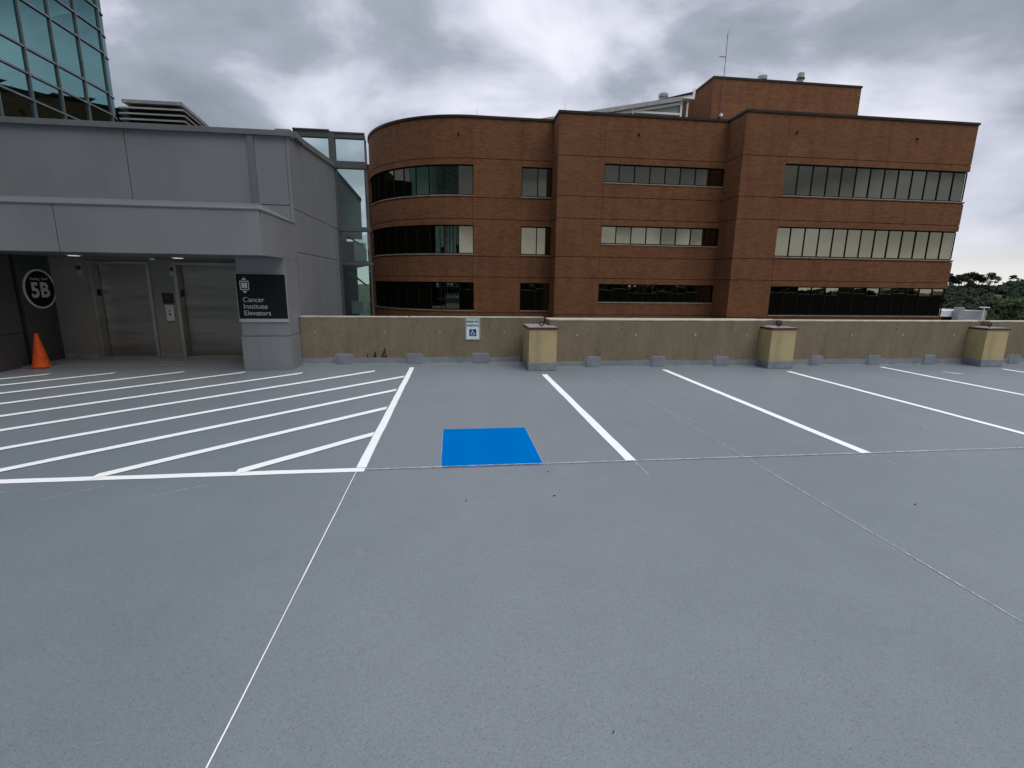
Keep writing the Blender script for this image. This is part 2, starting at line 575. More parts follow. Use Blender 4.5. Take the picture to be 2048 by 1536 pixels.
def lettering(name, text, size, origin, xdir, updir, mat, parent, depth=0.002, bold=0.0, align='LEFT', space=1.0, line=1.0):
    cu = bpy.data.curves.new(name, 'FONT')
    cu.body = text
    cu.size = size
    cu.extrude = depth / 2
    cu.offset = bold
    cu.align_x = align
    cu.space_character = space
    cu.space_line = line
    tmp = bpy.data.objects.new(name + '_tmp', cu)
    COL.objects.link(tmp)
    bpy.context.view_layer.update()
    dg = bpy.context.evaluated_depsgraph_get()
    me = bpy.data.meshes.new_from_object(tmp.evaluated_get(dg))
    bpy.data.objects.remove(tmp)
    bpy.data.curves.remove(cu)
    x, u = Vector(xdir).normalized(), Vector(updir).normalized()
    nn = x.cross(u)
    M = Matrix((x, u, nn)).transposed().to_4x4()
    M.translation = Vector(origin) - Vector(ORIG[parent.name])
    me.transform(M)
    me.materials.clear()
    me.materials.append(mat)
    ob = bpy.data.objects.new(name, me)
    COL.objects.link(ob)
    ob.parent = parent
    ORIG[ob.name] = ORIG[parent.name]
    return ob


# ------------------------------------------------------------------ facade sweep (brick walls with openings, grooves, coping)
def offset_path(pts, d):
    """pts left to right seen from outside; d > 0 moves outwards (mitred)"""
    out = []
    n = len(pts)
    for i in range(n):
        ns = []
        if i > 0:
            e = (Vector(pts[i]) - Vector(pts[i - 1])).normalized()
            ns.append(Vector((e.y, -e.x)))
        if i < n - 1:
            e = (Vector(pts[i + 1]) - Vector(pts[i])).normalized()
            ns.append(Vector((e.y, -e.x)))
        if len(ns) == 1:
            m = ns[0]
        else:
            m = (ns[0] + ns[1]) / (1 + ns[0].dot(ns[1]))
        out.append(Vector(pts[i]) + m * d)
    return out


def facade(mb, pts, edge_open, z0, z1, grooves, reveal=0.18):
    """edge_open[i]: tuple of (za, zb) openings on edge i"""
    u = [0.0]
    for a, b in zip(pts, pts[1:]):
        u.append(u[-1] + (Vector(b) - Vector(a)).length)
    offs = {}
    def P(i, o, z):
        if o not in offs:
            offs[o] = offset_path(pts, o)
        q = offs[o][i]
        return (q.x, q.y, z)
    def prof(ops):
        ev = []
        for a, b in ops:
            ev.append((a, b, 'o'))
        for g in grooves:
            if not any(a - 0.05 < g < b + 0.05 for a, b in ops):
                ev.append((g, g + 0.036, 'g'))
        ev.sort()
        seq, z = [], z0
        for a, b, k in ev:
            seq.append((0.0, z, 0.0, a, 0))
            if k == 'g':
                seq += [(0.0, a, -0.05, a, 1), (-0.05, a, -0.05, b, 1), (-0.05, b, 0.0, b, 1)]
            else:
                seq += [(0.0, a, -reveal, a, 0), (-reveal, b, 0.0, b, 0)]
            z = b
        seq.append((0.0, z, 0.0, z1, 0))
        return seq
    for i in range(len(pts) - 1):
        for o1, za, o2, zb, mi in prof(edge_open[i]):
            va, vb = (za, zb) if abs(zb - za) > 1e-6 else (za, za + abs(o2 - o1))
            mb.poly([P(i, o1, za), P(i + 1, o1, za), P(i + 1, o2, zb), P(i, o2, zb)], [(u[i], va), (u[i + 1], va), (u[i + 1], vb), (u[i], vb)], mi)
    for i in range(1, len(pts) - 1):
        A, B = set(edge_open[i - 1]), set(edge_open[i])
        for (a, b) in A ^ B:
            q = [P(i, 0, a), P(i, -reveal, a), P(i, -reveal, b), P(i, 0, b)]
            uvq = [(u[i], a), (u[i] + reveal, a), (u[i] + reveal, b), (u[i], b)]
            if (a, b) in A:
                q.reverse()
                uvq.reverse()
            mb.poly(q, uvq, 0)


def sweep_band(mb, pts, o_in, o_out, z0, z1, mi=0):
    A, B = offset_path(pts, o_out), offset_path(pts, o_in)
    for i in range(len(pts) - 1):
        a, b, c, d = A[i], A[i + 1], B[i + 1], B[i]
        mb.poly([(a.x, a.y, z0), (b.x, b.y, z0), (b.x, b.y, z1), (a.x, a.y, z1)], None, mi)
        mb.poly([(a.x, a.y, z1), (b.x, b.y, z1), (c.x, c.y, z1), (d.x, d.y, z1)], None, mi)
        mb.poly([(d.x, d.y, z0), (c.x, c.y, z0), (b.x, b.y, z0), (a.x, a.y, z0)], None, mi)
        mb.poly([(c.x, c.y, z0), (d.x, d.y, z0), (d.x, d.y, z1), (c.x, c.y, z1)], None, mi)


def window(parent, pts, za, zb, pane_w, wobble=0.004, subdiv=True, tight=False):
    """pts: path (left to right from outside) of an opening; frame, panes and sill"""
    # breakpoints
    path = []
    if subdiv:
        for a, b in zip(pts, pts[1:]):
            a, b = Vector(a), Vector(b)
            n = max(1, round((b - a).length / pane_w))
            for k in range(n):
                path.append(a.lerp(b, k / n))
        path.append(Vector(pts[-1]))
    else:
        path = [Vector(p) for p in pts]
    f = MB()
    G, Fo, Fi = offset_path(path, -0.13), offset_path(path, -0.085), offset_path(path, -0.17)
    sweep_band(f, path, -0.17, -0.085, za, za + 0.07)
    sweep_band(f, path, -0.17, -0.085, zb - 0.07, zb)
    for i in range(len(path)):
        e = (path[min(i + 1, len(path) - 1)] - path[max(i - 1, 0)]).normalized()
        w = 0.028
        if i == 0:
            s0, s1 = 0.0, 2 * w
        elif i == len(path) - 1:
            s0, s1 = -2 * w, 0.0
        else:
            s0, s1 = -w, w
        nrm = Vector((e.y, -e.x))
        o = path[i] + e * s0 - nrm * 0.168
        f.obox((o.x, o.y, za + 0.071), (e.x * (s1 - s0), e.y * (s1 - s0), 0), (nrm.x * 0.08, nrm.y * 0.08, 0), (0, 0, zb - za - 0.142))
    fr = f.build('window', FRAME, parent)
    p = MB()
    for i in range(len(path) - 1):
        a, b = G[i], G[i + 1]
        e = (b - a).normalized()
        nrm = Vector((e.y, -e.x))
        q = []
        t1, t2 = rnd.uniform(-wobble, wobble), rnd.uniform(-wobble, wobble)
        for (pt, z, s, tt) in ((a, za + 0.04, -1, -1), (b, za + 0.04, 1, -1), (b, zb - 0.04, 1, 1), (a, zb - 0.04, -1, 1)):
            d = s * t1 + tt * t2
            q.append((pt.x + nrm.x * d, pt.y + nrm.y * d, z))
        p.poly(q)
    p.build('pane', BRONZE, fr)
    s = MB()
    sweep_band(s, path, -0.17, 0.03, za - 0.06, za)
    s.build('sill', SILL, fr)
    return fr


# ================================================================== SETTING
g = MB()
g.poly([(-3000, -3000, -14), (3000, -3000, -14), (3000, 3000, -14), (-3000, 3000, -14)])
tag(g.build('ground', GROUND), kind='structure')

deck = MB()
deck.box(-45, 60, -16, 9.9, -0.45, 0.0)
deck.box(-45, 1.97, 9.9, 10.45, -0.45, 0.0)
deck.box(-45, -3.0, 10.45, 14.6, -0.45, -0.002)
deck = tag(deck.build('parking_deck', DECK), 'grey coated roof deck of a parking garage with fresh white stall lines', kind='structure')


def strip(name, quad, mat, label=None, z=0.004, jit=0.0035, step=0.25):
    """thin painted sheet: quad = 4 floor corners; long edges slightly uneven"""
    a, b, c, d = [Vector(p) for p in quad]
    n = max(2, int((b - a).length / step))
    m = MB()
    lo = [a.lerp(b, k / n) + Vector((rnd.uniform(-jit, jit), rnd.uniform(-jit, jit))) for k in range(n + 1)]
    hi = [d.lerp(c, k / n) + Vector((rnd.uniform(-jit, jit), rnd.uniform(-jit, jit))) for k in range(n + 1)]
    for k in range(n):
        m.poly([(lo[k].x, lo[k].y, z), (lo[k + 1].x, lo[k + 1].y, z), (hi[k + 1].x, hi[k + 1].y, z), (hi[k].x, hi[k].y, z)])
    o = m.build(name, mat, deck)
    if label:
        o['label'] = label
    return o


for x0, x1, ya, yb in ((1.685, 1.79, 4.33, 8.93), (4.25, 4.36, 4.31, 9.31), (6.79, 6.89, 4.31, 8.99), (9.31, 9.41, 4.31, 9.41), (11.9, 12.0, 4.31, 9.03), (14.45, 14.55, 4.31, 9.3)):
    strip('stall_line', [(x0, ya), (x0, yb), (x1, yb), (x1, ya)], LINE)
strip('stall_line', [(-0.905, 4.37), (-0.865, 9.84), (-0.775, 9.84), (-0.815, 4.37)], LINE, 'white line closing the hatched zone')
strip('hatch_border', [(-12, 4.275), (-0.815, 4.275), (-0.815, 4.365), (-12, 4.365)], LINE, 'white front border of the hatched zone')
R2 = 0.055 * math.sqrt(2)
for c, xa, xb in ((6.30, -1.95, -0.905), (7.47, -3.12, -0.905), (8.61, -4.26, -0.90), (9.72, -5.37, -0.89), (10.93, -6.57, -1.50), (12.08, -7.72, -2.80),
                  (13.29, -8.93, -3.86), (14.5, -8.0, -4.98), (15.6, -8.0, -6.12), (16.58, -8.05, -7.16)):
    strip('hatch_line', [(xa, xa + c - R2), (xb, xb + c - R2), (xb, xb + c + R2), (xa, xa + c + R2)], LINE, z=0.0075)
strip('blue_square', [(-0.12, 4.305), (0.851, 4.305), (0.851, 5.505), (-0.12, 5.505)], BLUE, 'solid blue painted square', z=0.008, jit=0.0015)
strip('blue_square_edge', [(-0.127, 4.298), (0.858, 4.298), (0.858, 5.514), (-0.127, 5.514)], PALEBLUE, 'pale edge round the blue square', z=0.004, jit=0.001)
strip('guide_line', [(-0.81, 4.306), (16, 4.306), (16, 4.316), (-0.81, 4.316)], CHALK, 'thin chalk line along the stall ends', z=0.0115, jit=0.0012)
strip('guide_line', [(1.76, 3.93), (1.76, 4.32), (1.766, 4.32), (1.766, 3.93)], CHALK, 'short thin chalk line past a stall end', jit=0.001)
strip('guide_line', [(4.33, 3.98), (4.33, 4.30), (4.335, 4.30), (4.335, 3.98)], CHALK, 'short thin chalk line past a stall end', jit=0.001)
strip('joint_line', [(-0.8875, -3), (-0.8875, 4.27), (-0.8810, 4.27), (-0.8810, -3)], LINE, 'thin white line running towards the viewer', jit=0.0012)
strip('joint_line', [(2.932, -3), (2.932, 8.85), (2.938, 8.85), (2.938, -3)], CHALK, 'faint thin line crossing a stall', jit=0.0014)
# stray overspray left of the border and a white scuff
for k, (x, y, dx, dy) in enumerate(((-2.05, 4.1, -0.35, -0.2), (-2.9, 4.15, -0.3, -0.25), (-3.5, 4.15, -0.35, -0.2), (-4.6, 4.9, -0.3, -0.3))):
    strip('chalk_mark', [(x, y), (x + dx, y + dy), (x + dx, y + dy + 0.006), (x, y + 0.006)], CHALK, jit=0.001)
strip('paint_scuff', [(10.12, 8.79), (10.30, 8.46), (10.38, 8.49), (10.22, 8.80)], CHALK, 'white paint scuff in a stall', jit=0.02, step=0.08)

for k, (x, y) in enumerate(((-0.06, 7.18), (3.12, 5.72), (0.09, 3.58), (0.81, 3.6), (0.6, 1.49), (9.76, 8.44), (3.67, 3.17), (0.86, 4.12), (5.73, 5.07))):
    m = MB()
    a0 = rnd.uniform(0, 6)
    r_ = rnd.uniform(0.004, 0.007) if y > 2 else 0.003
    pts = [(x + math.cos(a0 + t) * r_ * s * 1.3, y + math.sin(a0 + t) * r_ * s, 0.004) for t, s in ((0, 1.4), (0.9, .8), (1.9, .7), (3.14, 1.3), (4.2, .75), (5.3, .8))]
    m.prism(pts, (0.002, 0.001, 0.005))
    o = m.build('fallen_leaf', LEAFLITTER, loc=(x, y, 0.002))
    tag(o, 'tiny dark speck of leaf litter lying on the grey deck', 'leaf', 'leaf specks scattered on the deck')

# ================================================================== PARAPET WALLS
WH = 0.965
parL = thing('parapet_wall', 'tan concrete parapet between the grey lobby and the first yellow column, carrying the reserved sign', 'wall', (-0.8, 10.4, 0))
m = MB()
m.box(-3.085, 1.46, 10.33, 10.49, -0.4, WH)
m.box(1.46, 1.97, 10.36, 10.49, -0.4, WH)
m.build('body', CONC, parL, 0.012)
m = MB()
m.box(-3.085, 1.97, 10.491, 10.52, -3.0, WH - 0.01)
m.build('dark_back_sheet', JOINT, parL)  # unseen dark sheet added to blacken the lowest window reflections
m = MB()
for a, b in ((-3.085, -2.44), (-2.42, -0.905), (-0.885, 1.46)):
    m.box(a, b, 10.325, 10.495, WH, WH + 0.028)
m.box(1.462, 1.97, 10.355, 10.495, WH, WH + 0.028)
m.build('top', CONC_TOP, parL, 0.006)


def upstand(parent, x0, x1, yf, pads, h=0.135):
    m = MB()
    n = max(2, int((x1 - x0) / 0.3))
    xs = [x0 + (x1 - x0) * k / n for k in range(n + 1)]
    hs = [h + rnd.uniform(-0.012, 0.012) for _ in xs]
    for k in range(n):
        a, b, ha, hb = xs[k], xs[k + 1], hs[k], hs[k + 1]
        m.poly([(a, yf - 0.016, 0.002), (b, yf - 0.016, 0.002), (b, yf - 0.006, 0.014), (a, yf - 0.006, 0.014)])
        m.poly([(a, yf - 0.006, 0.014), (b, yf - 0.006, 0.014), (b, yf - 0.006, hb), (a, yf - 0.006, ha)])
        m.poly([(a, yf - 0.006, ha), (b, yf - 0.006, hb), (b, yf + 0.001, hb), (a, yf + 0.001, ha)])
    m.build('base_band', GREYBASE, parent)
    for x in pads:
        m = MB()
        w = rnd.uniform(0.13, 0.145)
        m.box(x - w, x + w, yf - 0.026, yf + 0.02, 0.0, rnd.uniform(0.212, 0.228))
        m.box(x - w - 0.045, x + w + 0.045, yf - 0.012, yf + 0.02, 0.0, rnd.uniform(0.185, 0.215))
        m.build('base_pad', GREYBASE, parent, 0.008)


def plugs(parent, yf, xs, z=0.672, r=0.026):
    for x in xs:
        m = MB()
        pts = [(x + math.cos(t * PI / 5) * r * rnd.uniform(.75, 1.2), yf - 0.004, z + math.sin(t * PI / 5) * r * rnd.uniform(.8, 1.25)) for t in range(10)]
        m.prism(list(reversed(pts)), (0, 0.01, 0))
        m.build('tie_plug', PLUG, parent)


upstand(parL, -3.085, 1.46, 10.33, (-2.25, -0.81, 0.60))
plugs(parL, 10.33, (-2.8, -1.406, -0.26, 1.125), r=0.024)
m = MB()
yf = 10.3275
for pts in ([(-1.79, .142), (-1.765, .142), (-1.757, .235), (-1.772, .235)], [(-1.66, .142), (-1.585, .142), (-1.60, .255), (-1.625, .255)],
            [(-1.50, .142), (-1.47, .142), (-1.40, .29), (-1.395, .335), (-1.425, .32)], [(-1.43, .26), (-1.405, .26), (-1.375, .142), (-1.405, .142)], [(-1.49, .142), (-1.39, .142), (-1.395, .165), (-1.485, .165)]):
    m.prism([(x, yf, z) for x, z in reversed(pts)], (0, 0.006, 0))
m.build('old_paint_mark', MARK, parL)

RX = ((1.97, 6.74, 'tan concrete parapet between the first and second yellow columns'), (7.10, 11.95, 'tan concrete parapet between the second and third yellow columns'), (12.28, 62.0, 'tan concrete parapet running on past the third yellow column'))
for k, (a, b, lab) in enumerate(RX):
    w = thing('parapet_wall', lab, 'wall', ((a + b) / 2, 9.8, 0))
    m = MB()
    m.box(a, b, 9.72, 10.19 if k == 0 else 9.96, -0.4, WH)
    if k < 2:
        m.box(b, b + 0.36, 9.90, 10.08, -0.4, WH)
    m.build('body', CONC, w, 0.012)
    m = MB()
    yo = 10.191 if k == 0 else 9.961
    m.box(a, b, yo, yo + 0.03, -3.0, WH - 0.01)
    if k < 2:
        m.box(b + .001, b + 0.359, 10.081, 10.111, -3.0, WH - 0.01)
    m.build('dark_back_sheet', JOINT, w)  # same added dark sheet, only met in the window reflections
    m = MB()
    m.box(a - 0.004, b + 0.004, 9.715, 10.195 if k == 0 else 9.965, WH, WH + 0.028)
    if k < 2:
        m.box(b + 0.006, b + 0.355, 9.895, 10.085, WH, WH + 0.028)
    m.build('top', CONC_TOP, w, 0.006)
    upstand(w, a + 0.01, b - 0.01, 9.72, ((2.91, 4.34, 5.77), (8.03, 9.44, 10.85), (13.1, 14.5, 15.9))[k])
    plugs(w, 9.72, ((2.556, 3.82, 5.14, 6.32), (8.82, 10.09, 11.39), (13.4, 14.9))[k])
    m = MB()
    for x in ((3.505,), (9.9,), (13.9,))[k]:
        m.prism([(x - .012, 9.716, .90), (x - .012, 9.716, .925), (x + .012, 9.716, .925), (x + .012, 9.716, .90)], (0, .008, 0))
        m.prism([(x - .012, 9.716, .79), (x - .012, 9.716, .815), (x + .012, 9.716, .815), (x + .012, 9.716, .79)], (0, .008, 0))
    m.build('bolt_hole', MARK, w)

# ================================================================== YELLOW COLUMNS
cx0 = 1.77
colm = thing('yellow_column', 'low yellow concrete column nearest the reserved parking sign, with dark red cap edge', 'column', (cx0, 9.7, 0), 'yellow columns along the parapet')
m = MB()
m.box(cx0 - 0.28, cx0 + 0.28, 9.32, 10.10, 0.16, 0.825)
m.build('body', YELLOW, colm, 0.01)
m = MB()
m.box(cx0 - 0.286, cx0 + 0.286, 9.312, 10.11, 0.0, 0.165)
m.build('base_band', GREYBASE, colm, 0.01)
m = MB()
m.box(cx0 - 0.292, cx0 + 0.292, 9.302, 10.12, 0.825, 0.858)
cap = m.build('cap', RED, colm, 0.004)
m = MB()
m.box(cx0 - 0.287, cx0 + 0.287, 9.308, 10.118, 0.858, 0.868)
m.build('cap_top', CAPTOP, cap, 0.003)
m = MB()
nseg, nr = 24, 8
c0 = Vector((cx0 + 0.0, 9.52, 0.925))
for i in range(nseg):
    for j in range(nr):
        q = []
        for (di, dj) in ((0, 0), (1, 0), (1, 1), (0, 1)):
            a, b = 2 * PI * (i + di) / nseg, 2 * PI * (j + dj) / nr
            r = 0.041 + 0.0115 * math.cos(b)
            q.append((c0.x + r * math.cos(a), c0.y + 0.0125 * math.sin(b), c0.z + r * math.sin(a)))
        m.poly(list(reversed(q)))
m.tube((c0.x, c0.y, 0.864), (c0.x, c0.y, 0.892), 0.014, 0.011, 10)
m.build('eye_bolt', BLACK, colm, smooth=True)
for x, lab in ((6.89, 'low yellow concrete column standing second from the reserved parking sign'), (12.03, 'low yellow concrete column farthest from the reserved parking sign')):
    c = copy_tree(colm)
    c.location.x = x
    c['label'] = lab

# ================================================================== ELEVATOR LOBBY
lob = thing('elevator_lobby', 'grey metal panelled elevator lobby with a deep canopy over two steel doors', 'building', (-5.5, 10.5, 0))


def panels_x(mb, y, x_breaks, z_breaks, th=0.05, gap=0.014):
    """panel grid facing -Y at plane y"""
    for a, b in zip(x_breaks, x_breaks[1:]):
        for c, d in zip(z_breaks, z_breaks[1:]):
            mb.box(a + gap / 2, b - gap / 2, y, y + th, c + gap / 2, d - gap / 2)


# upper wall (front)
m = MB()
panels_x(m, 10.5, (-12.1, -9.1, -6.0, -3.77), (2.9, 4.42))
panels_x(m, 10.5, (-3.77, -3.15), (3.15, 4.42))
panels_x(m, 10.5, (-3.77, -3.15), (2.7, 3.15))
m.build('upper_wall', PANEL, lob, 0.003)
m = MB()
m.box(-12.05, -3.13, 10.552, 10.7, 2.2, 4.42)
m.box(-3.3, -3.125, 10.7, 14.3, -14, 4.40)
m.build('joint_backing', JOINT, lob)
m = MB()
m.box(-3.835, -3.72, 10.455, 10.505, 3.05, 4.405)
m.build('pilaster_strip', PANEL_D, lob, 0.004)
m = MB()
m.box(-12.05, -3.06, 10.43, 10.75, 4.40, 4.50)
m.box(-12.05, -3.0, 10.75, 11.2, 4.45, 4.56)
m.build('roof_coping', PANEL_D, lob, 0.006)
m = MB()
m.box(-12.05, -3.3, 10.7, 14.4, 4.3, 4.40)
m.build('roof', ROOF, lob)
# side wall facing +X with rising top
m = MB()
tp = lambda y: 4.43 + (y - 10.55) * 0.066
yb = (10.555, 11.35, 12.45, 13.55, 14.36)
zb_ = (-14.0, 0.4, 2.26, 3.10)
for a, b in zip(yb, yb[1:]):
    a2, b2 = a + .006, b - .006
    for c, d in zip(zb_, zb_[1:]):
        m.box(-3.125, -3.09, a2, b2, c + .006, d - .006)
    m.prism([(-3.125, a2, 3.106), (-3.125, b2, 3.106), (-3.125, b2, tp(b2)), (-3.125, a2, tp(a2))], (0.035, 0, 0))
m.box(-3.15, -3.092, 10.5, 10.55, 2.115, 4.40)
m.build('side_wall', PANEL, lob, 0.003)
m = MB()
m.prism([(-3.32, 10.5, 4.42), (-3.32, 14.4, 4.68), (-3.32, 14.4, 4.80), (-3.32, 10.5, 4.54)], (0.27, 0, 0))
m.build('side_coping', PANEL_D, lob, 0.005)
# canopy
m = MB()
for a, b in zip((-12.1, -9.2, -6.14, -3.10), (-9.2, -6.14, -3.10)):
    m.box(a + .006, b - .006, 8.70, 8.74, 2.10, 2.835)
for a, b in ((8.745, 9.62), (9.63, 10.50)):
    m.box(-3.13, -3.088, a, b, 2.10, 2.82)
m.build('canopy', PANEL, lob, 0.003)
m = MB()
m.poly([(-12.05, 8.685, 2.835), (-3.075, 8.685, 2.835), (-3.72, 10.5, 3.17), (-12.05, 10.5, 3.17)])
m.poly([(-3.075, 8.685, 2.835), (-3.075, 10.5, 2.82), (-3.72, 10.5, 3.17)])
m.poly([(-12.05, 8.685, 2.815), (-3.075, 8.685, 2.815), (-3.075, 8.685, 2.835), (-12.05, 8.685, 2.835)])
m.poly([(-3.075, 8.685, 2.815), (-3.075, 10.5, 2.80), (-3.075, 10.5, 2.82), (-3.075, 8.685, 2.835)])
m.poly([(-3.075, 8.685, 2.815), (-12.05, 8.685, 2.815), (-12.05, 8.8, 2.815), (-3.2, 8.8, 2.815)])
m.poly([(-3.2, 8.8, 2.815), (-3.2, 10.5, 2.80), (-3.075, 10.5, 2.80), (-3.075, 8.685, 2.815)])
m.build('canopy_roof', PANEL_D, lob)
m = MB()
m.box(-12.05, -3.135, 8.742, 11.5, 2.11, 2.16)
m.build('soffit', PANEL_D, lob)
# back wall with two openings
D1, D2 = (-7.37, -6.33), (-5.74, -4.46)
m = MB()
x = -8.15
for a, b in (D1, D2):
    m.box(x, a - 0.02, 11.2, 11.32, 0.0, 2.11)
    m.box(a - 0.02, b + 0.02, 11.2, 11.32, 2.02, 2.11)
    x = b + 0.02
m.box(x, -3.2, 11.2, 11.32, 0.0, 2.11)
m.build('alcove_wall', WALLP, lob)
m = MB()
for a, b in ((-8.14, D1[0] - .07), (D1[1] + .07, D2[0] - .07), (D2[1] + 0.07, -3.97)):
    m = MB()
    m.box(a, b, 11.188, 11.2, 0.03, 0.12)
    m.build('skirting', GREYBASE, lob)
m = MB()
m.box(-8.15, -3.2, 10.13, 11.6, -0.1, 0.028)
m.build('floor_slab', DECK, lob, 0.01)


def elevator_door(a, b):
    m = MB()
    m.box(a + 0.01, b + 0.15, 11.40, 11.45, 0.03, 2.0)
    d = m.build('elevator_door', STEEL, lob)
    f = MB()
    f.box(a - 0.065, a, 11.165, 11.42, 0.028, 2.05)
    f.box(b, b + 0.065, 11.165, 11.42, 0.028, 2.05)
    f.box(a, b, 11.165, 11.42, 1.99, 2.05)
    fr = f.build('door_frame', STEELF, d, 0.004)
    s = MB()
    s.box(a, b, 11.15, 11.46, 0.0285, 0.036)
    s.build('threshold', GALV, d)
    t = MB()
    t.box(a - 0.002, a + 0.004, 11.25, 11.37, 1.33, 1.47)
    t.build('floor_plate', BLACK, d)
    t = MB()
    t.box(a - 0.002, a + 0.005, 11.25, 11.37, 1.64, 1.80)
    t.tube((a + 0.004, 11.31, 1.70), (a + 0.012, 11.31, 1.70), 0.018)
    t.build('direction_lamp', GALV, d)
    return d


elevator_door(*D1)['label'] = 'brushed steel door nearest the round level sign'
elevator_door(*D2)['label'] = 'brushed steel door beside the sign column'
# hall lanterns
for x in (-7.60, -5.82):
    m = MB()
    m.box(x - 0.055, x + 0.055, 11.185, 11.2, 1.76, 2.0)
    h = m.build('hall_lantern', GALV, lob, 0.004)
    m = MB()
    m.tube((x, 11.186, 1.90), (x, 11.165, 1.90), 0.045, 0.04, 16)
    m.build('lens', RED if x > -6 else BLACK, h)
# left alcove wall
m = MB()
m.box(-8.25, -8.15, 10.42, 11.2, 0.0, 2.11)
m.box(-8.25, -8.15, 8.78, 10.30, 0.0, 0.655)
m.box(-8.25, -8.15, 8.78, 10.30, 0.665, 2.11)
m.build('alcove_side_wall', DARKPANEL, lob, 0.003)
m = MB()
m.box(-8.27, -8.20, 8.7, 11.4, 0.0, 2.11)
m.build('wall_slot', JOINT, lob)
# column carrying the sign
m = MB()
m.box(-3.945, -3.092, 9.68, 10.5, 0.662, 2.108)
m.box(-3.965, -3.085, 9.668, 10.55, 0.0, 0.650)
m.build('column', PANEL, lob, 0.004)
m = MB()
m.box(-3.93, -3.105, 9.69, 10.5, 0.60, 0.70)
m.build('column_joint', JOINT, lob)

# things fixed to the lobby
sg = thing('direction_sign', 'black elevator sign with white lettering and lift symbol on the grey column', 'sign', (-3.52, 9.67, 1.35))
m = MB()
m.box(-3.955, -3.085, 9.655, 9.678, 0.99, 1.81)
m.build('board', SIGNBLACK, sg, 0.002)
m = MB()
m.box(-3.962, -3.955, 9.650, 9.679, 0.925, 1.817)
m.box(-3.085, -3.078, 9.650, 9.679, 0.925, 1.817)
m.box(-3.955, -3.085, 9.650, 9.679, 1.81, 1.817)
m.build('edge_trim', SILVER, sg)
m = MB()
m.box(-3.955, -3.085, 9.648, 9.679, 0.925, 0.986)
m.build('bottom_strip', SILVER, sg, 0.003)
lettering('lettering', 'Cancer\nInstitute\nElevators', 0.130, (-3.868, 9.6535, 1.297), (1, 0, 0), (0, 0, 1), SIGNWHITE, sg, 0.002, -0.0012, line=0.95)
m = MB()
cx, cz, y = -3.815, 1.60, 9.6535
def flat(pts):
    m.prism([(a, y, b) for a, b in reversed(pts)], (0, 0.002, 0))
flat([(cx - .045, cz + .100), (cx + .045, cz + .100), (cx, cz + .145)])
flat([(cx + .045, cz - .100), (cx - .045, cz - .100), (cx, cz - .145)])
for (a, b, c_, d) in ((-.08, .08, .068, .083), (-.08, .08, -.083, -.068), (-.08, -.066, -.0675, .0675), (.066, .08, -.0675, .0675), (-.048, -.003, -.048, .048), (.003, .048, -.048, .048)):
    flat([(cx + a, cz + c_), (cx + b, cz + c_), (cx + b, cz + d), (cx + a, cz + d)])
m.build('lift_symbol', SIGNWHITE, sg)

rs = thing('level_sign', 'round black level sign with pale ring and large white characters on the charcoal wall', 'sign', (-8.14, 10.85, 1.46))
cy, cz = 10.86, 1.47
def disc(m, r, x, th, n=48, r_in=None):
    P_ = lambda rr, t: (x, cy + rr * math.cos(t), cz + rr * math.sin(t))
    if r_in is None:
        m.prism([P_(r, 2 * PI * k / n) for k in range(n)], (th, 0, 0))
    else:
        for k in range(n):
            a, b = 2 * PI * k / n, 2 * PI * (k + 1) / n
            m.prism([P_(r_in, a), P_(r, a), P_(r, b), P_(r_in, b)], (th, 0, 0))
m = MB(); disc(m, 0.365, -8.149, 0.012); m.build('disc', SIGNBLACK, rs)
m = MB(); disc(m, 0.385, -8.149, 0.016, r_in=0.35); m.build('ring', SIGNWHITE, rs)
lettering('large_lettering', '5B', 0.40, (-8.1355, cy - 0.005, cz - 0.155), (0, 1, 0), (0, 0, 1), SIGNWHITE, rs, 0.002, 0.013, 'CENTER', 1.08)
for txt, dy in (('Parking', -0.095), ('Level', 0.135)):
    lettering('small_lettering', txt, 0.072, (-8.1355, cy + dy, cz + 0.175), (0, 1, 0), (0, 0, 1), SIGNWHITE, rs, 0.002, 0.0, 'CENTER')

cpn = thing('call_button_panel', 'small silver call button panel on the wall between the elevator doors', 'button panel', (-5.96, 11.18, 1.0))
m = MB(); m.box(-6.04, -5.885, 11.165, 11.199, 0.82, 1.155); m.build('plate', SILVER, cpn, 0.005)
for z, mt in ((1.03, STEEL), (0.96, BLACK)):
    m = MB(); m.tube((-5.962, 11.166, z), (-5.962, 11.155, z), 0.021, 0.019, 14); m.build('button', mt, cpn)
pl = thing('notice_plaque', 'small black notice plaque above the call button panel', 'plaque', (-5.98, 11.19, 1.3))
m = MB(); m.box(-6.085, -5.865, 11.185, 11.2, 1.185, 1.405); m.build('board', BLACK, pl, 0.002)
m = MB()
for k, (a, b) in enumerate(((-6.06, -5.90), (-6.06, -5.93), (-6.05, -5.91), (-6.05, -5.96))):
    m.box(a, b, 11.1835, 11.185, 1.365 - k * .026, 1.372 - k * .026)
m.build('faint_lines', DARKPANEL, pl)
